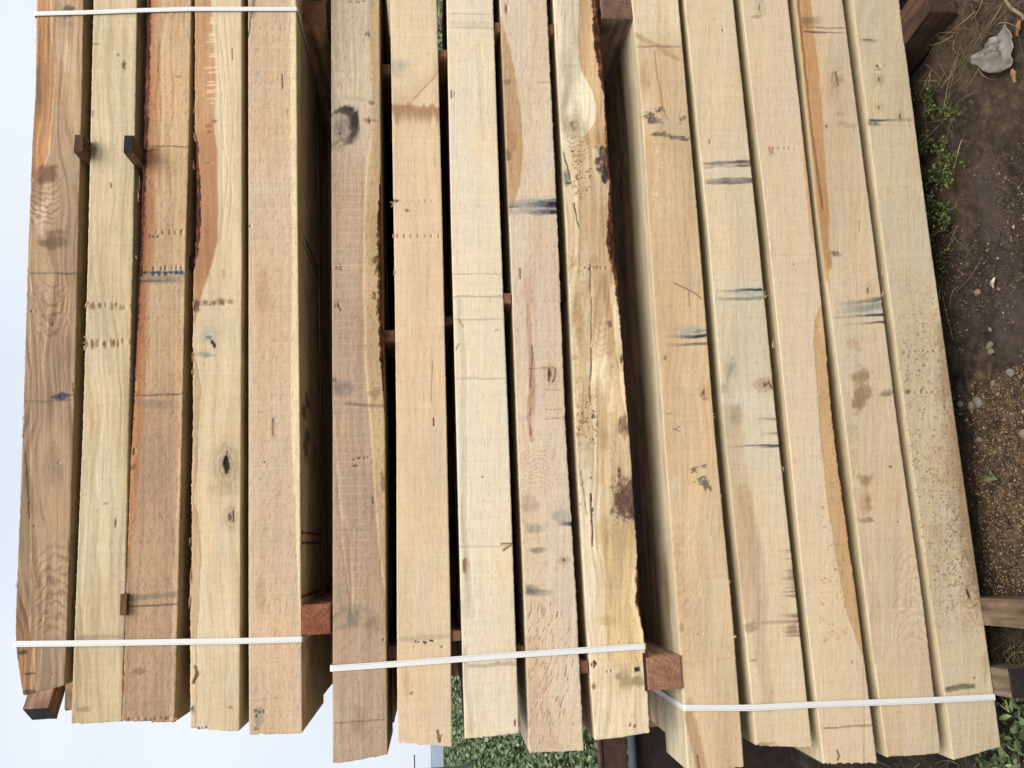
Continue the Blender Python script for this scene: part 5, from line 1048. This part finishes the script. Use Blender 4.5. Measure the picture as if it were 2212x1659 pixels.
for poly, n, lo, hi in (([(2005, 60), (2110, -20), (2225, -30), (2225, 60), (2120, 110), (2110, 200), (2040, 280), (1985, 190)], 190, .05, .15), ([(2010, 500), (2070, 420), (2075, 620), (2040, 640)], 40, .04, .10),
                        ([(1600, 1590), (1900, 1640), (2200, 1620), (2200, 1700), (1600, 1720)], 260, .05, .16), ([(2110, 1340), (2225, 1370), (2225, 1440), (2140, 1440)], 60, .04, .1)):
    q = scat(poly, n); P = np.array([at_level(a, b, .004) for a, b in q]); d = rdir(n, .0, .6, r)
    tb = np.array([C(150, 132, 98), C(120, 104, 72), C(84, 92, 56), C(96, 74, 50)])[r.choice(4, n)]*r.uniform(.6, 1.05, (n, 1))
    tag(blades('dry_grass', P, d, r.uniform(lo, hi, n), r.uniform(.0006, .0015, n), tb), kind='stuff', label='dry bent grass straws lying over the dirt beside the stack', cat='grass')
# gravel
def stones(name, P, R_, tones, seed=0, **kw):
    b = bpy.data.meshes.new('t'); import bmesh; bm = bmesh.new(); bmesh.ops.create_icosphere(bm, subdivisions=1 if len(P) > 60 else 3, radius=1); 
    V = np.array([v.co[:] for v in bm.verts]); F = np.array([[v.index for v in f.verts] for f in bm.faces]); bm.free(); bpy.data.meshes.remove(b)
    rr = np.random.default_rng(seed); n = len(P); m = len(V)
    sc = rr.uniform(.6, 1.25, (n, 1, 3))*np.array((1, 1, .62)); off = 1+rr.normal(0, .10 if n > 60 else .0, (n, m, 1))
    if n <= 60: off = off+(fbm(V[:, 0]*1.6+seed, V[:, 1]*1.6+V[:, 2], seed, 3)-.5)[None, :, None]*.55
    a = rr.uniform(0, 6.28, n); ca, sa = np.cos(a), np.sin(a); W_ = V[None]*sc*off
    X_ = W_[..., 0]*ca[:, None]-W_[..., 1]*sa[:, None]; Y_ = W_[..., 0]*sa[:, None]+W_[..., 1]*ca[:, None]
    co = np.stack((X_, Y_, W_[..., 2]), -1)*R_[:, None, None]+P[:, None]
    fc = (F[None]+(np.arange(n)*m)[:, None, None]).reshape(-1, 3)
    return mesh_np(name, co.reshape(-1, 3), fc, lin(np.repeat(tones, m, 0)), None, STONE, smooth=True)
STR = [(2000, 420), (2075, 380), (2225, 300), (2235, 1700), (2100, 1700), (2040, 800)]
q = scat(STR, 9000); dens = fbm(q[:, 0]/60, q[:, 1]/120, 81, 3); q = q[dens > .42]
P = np.array([at_level(a, b, .0) for a, b in q]); P[:, 2] = gh(P[:, 0], P[:, 1])+.001
R_ = .0013+.0045*r.random(len(P))**4
tb = np.array([C(104, 90, 72), C(78, 64, 50), C(136, 124, 104), C(62, 48, 36), C(50, 40, 32)])[r.choice(5, len(P), p=[.25, .28, .13, .2, .14])]*r.uniform(.7, 1.1, (len(P), 1))
tag(stones('gravel', P, R_, tb, 5), kind='stuff', label='small brown gravel and grit spread over the dirt', cat='gravel')
q = scat([(2095, 860), (2160, 800), (2228, 780), (2228, 1290), (2130, 1285), (2110, 1050)], 7000); P = np.array([at_level(a, b, .0) for a, b in q]); P[:, 2] = gh(P[:, 0], P[:, 1])+.0005
R_ = .0010+.0026*r.random(len(P))**3; tb = np.array([C(136, 112, 78), C(110, 86, 56), C(158, 138, 108), C(84, 64, 44)])[r.choice(4, len(P))]*r.uniform(.7, 1.05, (len(P), 1))
tag(stones('gravel', P, R_, tb, 6), kind='stuff', label='sandy tan grit beside the middle of the lowest beam', cat='gravel')
PEB = [(2111, 632, 10), (2137, 747, 10), (2139, 712, 6), (2137, 760, 8), (2180, 805, 11), (2112, 870, 13), (2096, 878, 10), (2072, 874, 9), (2140, 828, 6), (2206, 938, 10), (2147, 612, 7), (2116, 950, 8), (2084, 908, 6), (2210, 835, 6)]
for k, (a, b, s_) in enumerate(PEB):
    p_ = at_level(a, b, 0); R1 = np.array([s_*.0011*1.25]); p_[2] = gh(p_[0], p_[1])+R1[0]*.25
    tag(stones('pebble', p_[None], R1, (C(136, 128, 116) if k % 3 else C(150, 128, 102))[None]*.78, 90+k), 'rounded pale pebble half sunk in the dirt beside the lowest beam', 'pebble', 'pale pebbles on the dirt')
# scrap of plastic sheet
def sheet(name, outline, zc, tone, label, cat, seed, mat):
    o_ = np.array([at_level(a, b, .02) for a, b in outline]); c_ = o_.mean(0); n = len(o_); rings = 14; co = [c_]
    M_ = 60; ang = np.linspace(0, n, M_, endpoint=False); ob = np.stack([np.interp(ang, np.arange(n+1), np.append(o_[:, k], o_[0, k])) for k in range(3)], 1)
    for q_ in range(1, rings+1):
        co += list(c_+(ob-c_)*(q_/rings))
    co = np.array(co); h = fbm(co[:, 0]/.03, co[:, 1]/.03, seed, 4); rd = np.linalg.norm((co-c_)[:, :2], axis=1)
    co[:, 2] = zc+(h-.4)*.028+np.abs(fbm(co[:, 0]/.015, co[:, 1]/.04, seed+1, 2)-.5)*.03
    F = [[0, 1+k, 1+(k+1) % M_, 1+(k+1) % M_] for k in range(M_)]
    q4 = [[1+(g_-1)*M_+k, 1+g_*M_+k, 1+g_*M_+(k+1) % M_, 1+(g_-1)*M_+(k+1) % M_] for g_ in range(1, rings) for k in range(M_)]
    t3 = [[0, 1+k, 1+(k+1) % M_] for k in range(M_)]
    tn = lin(np.repeat(tone[None]*1.0, len(co), 0)*(.8+.4*h[:, None]))
    me = mesh_np(name, co, np.array(q4), tn, None, mat, ngons=t3)
    s_ = me.modifiers.new('solid', 'SOLIDIFY'); s_.thickness = .0015
    return tag(me, label, cat)
m_, n_, p_ = new_mat('dusty plastic'); a_ = n_.nodes.new('ShaderNodeAttribute'); a_.attribute_name = 'tone'; n_.links.new(a_.outputs['Color'], p_.inputs['Base Color']); p_.inputs['Roughness'].default_value = .45
sheet('plastic_sheet', [(2101, 124), (2104, 136), (2125, 150), (2140, 158), (2165, 157), (2192, 144), (2196, 120), (2193, 84), (2185, 60), (2174, 52), (2168, 58), (2163, 75), (2150, 86), (2130, 102)], .022, C(112, 107, 100), 'crumpled pale grey plastic scrap lying on the dirt among dry grass', 'plastic scrap', 91, m_)
# bits of bark and wood on the dirt
def chip(pts, wd, tone, label, cat, name, z=.012):
    pts = np.array([at_level(a, b, z) for a, b in pts]); m = len(pts); t_ = np.linspace(0, m-1, 18)
    c_ = np.stack([np.interp(t_, np.arange(m), pts[:, k]) for k in range(3)], 1); c_[:, 2] += np.sin(t_*2)*.003+gh(c_[:, 0], c_[:, 1])*.5
    T = np.gradient(c_, axis=0); T /= np.linalg.norm(T, axis=1)[:, None]; S_ = np.cross(T, (0, 0, 1.)); U_ = np.cross(S_, T); co = []
    K_ = 7
    for k in range(K_):
        an = 6.283*k/K_; w__ = wd*(1-.6*np.abs(t_/(m-1)-.4))*(.85+.3*vn(t_*3, t_*0+k, 9)); co.append(c_+S_*(np.cos(an)*w__)[:, None]+U_*(np.sin(an)*w__*.6)[:, None])
    co = np.stack(co, 1).reshape(-1, 3); n = 18; F = []
    for i_ in range(n-1):
        for k in range(K_): F.append((i_*K_+k, i_*K_+(k+1) % K_, (i_+1)*K_+(k+1) % K_, (i_+1)*K_+k))
    tn = tone[None]*(.75+.5*fbm(co[:, 0]/.01, co[:, 1]/.01, 3, 3))[:, None]
    return tag(mesh_np(name, co, np.array(F), lin(tn), None, STONE, ngons=[list(range(K_)), [(n-1)*K_+k for k in range(K_)]]), label, cat)
chip([(2176, 0), (2190, 18), (2206, 34), (2210, 44)], .006, C(120, 106, 82), 'pale dead stalk lying beyond the plastic scrap', 'stalk', 'dead_stalk')
chip([(2205, 45), (2203, 60), (2196, 78)], .009, C(136, 98, 66), 'orange brown strip of bark beside the plastic scrap', 'bark strip', 'bark_strip')
chip([(2186, 152), (2192, 160), (2190, 178)], .009, C(140, 108, 82), 'curled tan wood shaving just below the plastic scrap', 'wood shaving', 'wood_shaving', .02)
chip([(2124, 552), (2106, 585), (2084, 608), (2060, 632)], .0022, C(104, 78, 56), 'thin brown twig lying slantwise on the dirt beside the weeds', 'twig', 'twig')
chip([(2040, 640), (2048, 690), (2056, 735)], .0018, C(110, 96, 70), 'fine straight straw hanging at the foot of the lowest beam', 'straw', 'straw')
chip([(2077, 300), (2072, 330), (2062, 362)], .0018, C(150, 138, 100), 'pale grass straw lying across the clover like weeds', 'straw', 'straw')
chip([(2152, 600), (2148, 612), (2146, 622)], .006, C(190, 176, 150), 'small white chip of stone standing out on the bare dirt', 'stone chip', 'stone_chip')
# seedling
sb = at_level(2154, 1036, .0); se = bpy.data.objects.new('seedling', None); col.objects.link(se); se.location = tuple(sb); tag(se, 'green seedling with two long narrow leaves on the gravel', 'seedling')
bpy.context.view_layer.update()
def lleaf(p0, p1, wpx):
    a, b = at_level(*p0, .03)-sb, at_level(*p1, .04)-sb; n = 9; t_ = np.linspace(0, 1, n); c_ = a+(b-a)*t_[:, None]; c_[:, 2] += np.sin(t_*3.14)*.008
    d_ = (b-a)/np.linalg.norm(b-a); s_ = np.cross(d_, (0, 0, 1.)); w_ = (wpx*.0011*np.sin(np.clip(t_*.92+.08, 0, 1)*3.1416)**.7)[:, None]
    co = np.concatenate((c_-s_*w_, c_-np.array((0, 0, .002)), c_+s_*w_)); F = [(k+i_*n, k+1+i_*n, k+1+(i_+1)*n, k+(i_+1)*n) for i_ in (0, 1) for k in range(n-1)]
    mesh_np('leaf', co, np.array(F), lin(np.repeat((C(86, 98, 62)*1.0)[None], len(co), 0)), None, LEAF, parent=se)
lleaf((2154, 1034), (2120, 1037), 5); lleaf((2152, 1032), (2140, 1012), 5)
co = np.array([(-.001, 0, 0), (.001, 0, 0), (.001, .001, .03), (-.001, .001, .03), (0, .002, 0), (0, .003, .03)]); mesh_np('stem', co, np.array([(0, 1, 2, 3), (1, 4, 5, 2), (4, 0, 3, 5)]), lin(np.repeat(C(110, 120, 70)[None], 6, 0)), None, LEAF, parent=se)

# ------------------------------------------------------------------ beyond: hill, steel rack, post
hx = np.linspace(-2500, 1500, 160); hz = 6+22*fbm(hx/420, hx*0+2, 77, 4)
HB = np.stack((hx, np.full_like(hx, 1500), hz*1.0), 1); HF = np.stack((hx, np.full_like(hx, 1300), hz*0-.5), 1); HK = np.stack((hx, np.full_like(hx, 2200), hz*.2), 1)
co = np.concatenate((HF, HB, HK)); F = [(k+i_*160, k+1+i_*160, k+1+(i_+1)*160, k+(i_+1)*160) for i_ in (0, 1) for k in range(159)]
tag(mesh_np('hills', co, np.array(F), None, None, simple_mat('far hill', (.20, .245, .30), 1, .15, .02, 0)), kind='structure')  # blue-grey of the distance haze is put into the hill's colour
rk = bpy.data.objects.new('steel_rack', None); col.objects.link(rk); tag(rk, 'rust brown steel rack with a grey pipe, standing behind the lower bundle', 'rack')
Yr = 3.9
za = at_face(1296, 1640, 0, Yr)[2]; zb_ = at_face(1356, 1640, 0, Yr)[2]; zc = at_face(1375, 1640, 0, Yr)[2]
x0r = at_face(1300, 1400, 0, Yr)[0]; x1r = x0r-2.4
RUST = simple_mat('rusty steel', (.075, .038, .028), .8, .35, 30, .5); RUST2 = simple_mat('dark rusty steel', (.028, .018, .016), .85, .35, 18, .5); PIPE = simple_mat('grey painted pipe', (.10, .115, .14), .5, .15, 20, .1)
import bmesh
def bbox(name, x0, x1, y0, y1, z0, z1, mat, parent, bev=.006):
    bm = bmesh.new(); bmesh.ops.create_cube(bm, size=1)
    for v in bm.verts: v.co = ((x0+x1)/2+v.co.x*abs(x1-x0), (y0+y1)/2+v.co.y*abs(y1-y0), (z0+z1)/2+v.co.z*abs(z1-z0))
    bmesh.ops.bevel(bm, geom=bm.edges[:], offset=bev, segments=2, affect='EDGES'); me = bpy.data.meshes.new(name); bm.to_mesh(me); bm.free(); me.materials.append(mat)
    o = bpy.data.objects.new(name, me); col.objects.link(o); o.parent = parent; return o
bbox('top_rail', x1r, x0r, Yr-.004, Yr+.06, za-.012, za, RUST, rk, .003)
bbox('side_plate', x1r+.002, x0r-.002, Yr+.002, Yr+.05, zb_, za-.013, RUST, rk)
def tube(name, x0, x1, y, z, r_, mat, parent):
    bm = bmesh.new(); bmesh.ops.create_cone(bm, cap_ends=True, segments=20, radius1=r_, radius2=r_, depth=abs(x1-x0)); me = bpy.data.meshes.new(name)
    bmesh.ops.rotate(bm, verts=bm.verts, cent=(0, 0, 0), matrix=Matrix.Rotation(math.pi/2, 3, 'Y')); bmesh.ops.translate(bm, verts=bm.verts, vec=((x0+x1)/2, y, z)); bm.to_mesh(me); bm.free(); me.materials.append(mat)
    for p in me.polygons: p.use_smooth = True
    o = bpy.data.objects.new(name, me); col.objects.link(o); o.parent = parent; return o
tube('pipe', x1r, x0r, Yr-.01, (zb_+zc)/2, (zb_-zc)/2, PIPE, rk)
bbox('lower_plate', x1r+.002, x0r-.002, Yr+.03, Yr+.08, .06, zc-.002, RUST2, rk)
for k in range(3): bbox('leg', x0r-.15-k*1.0, x0r-.07-k*1.0, Yr+.09, Yr+.17, -.02, zc, RUST2, rk)
pb = at_face(952, 1659, 0, 45.0); po = bpy.data.objects.new('field_post', None); col.objects.link(po); po.location = (pb[0], 45, 0); tag(po, 'distant dark post with a side arm at the edge of the field', 'post')
zt_ = at_face(893, 1659, 0, 45.0)[2]
DKM = simple_mat('weathered post', (.06, .065, .07), .9, .2, 5, .2)
bbox('pole', -.09, .03, -.05, .05, 0, zt_, DKM, po, .01); bbox('side_arm', .04, .70, -.03, .03, zt_-.09, zt_-.03, DKM, po, .01)
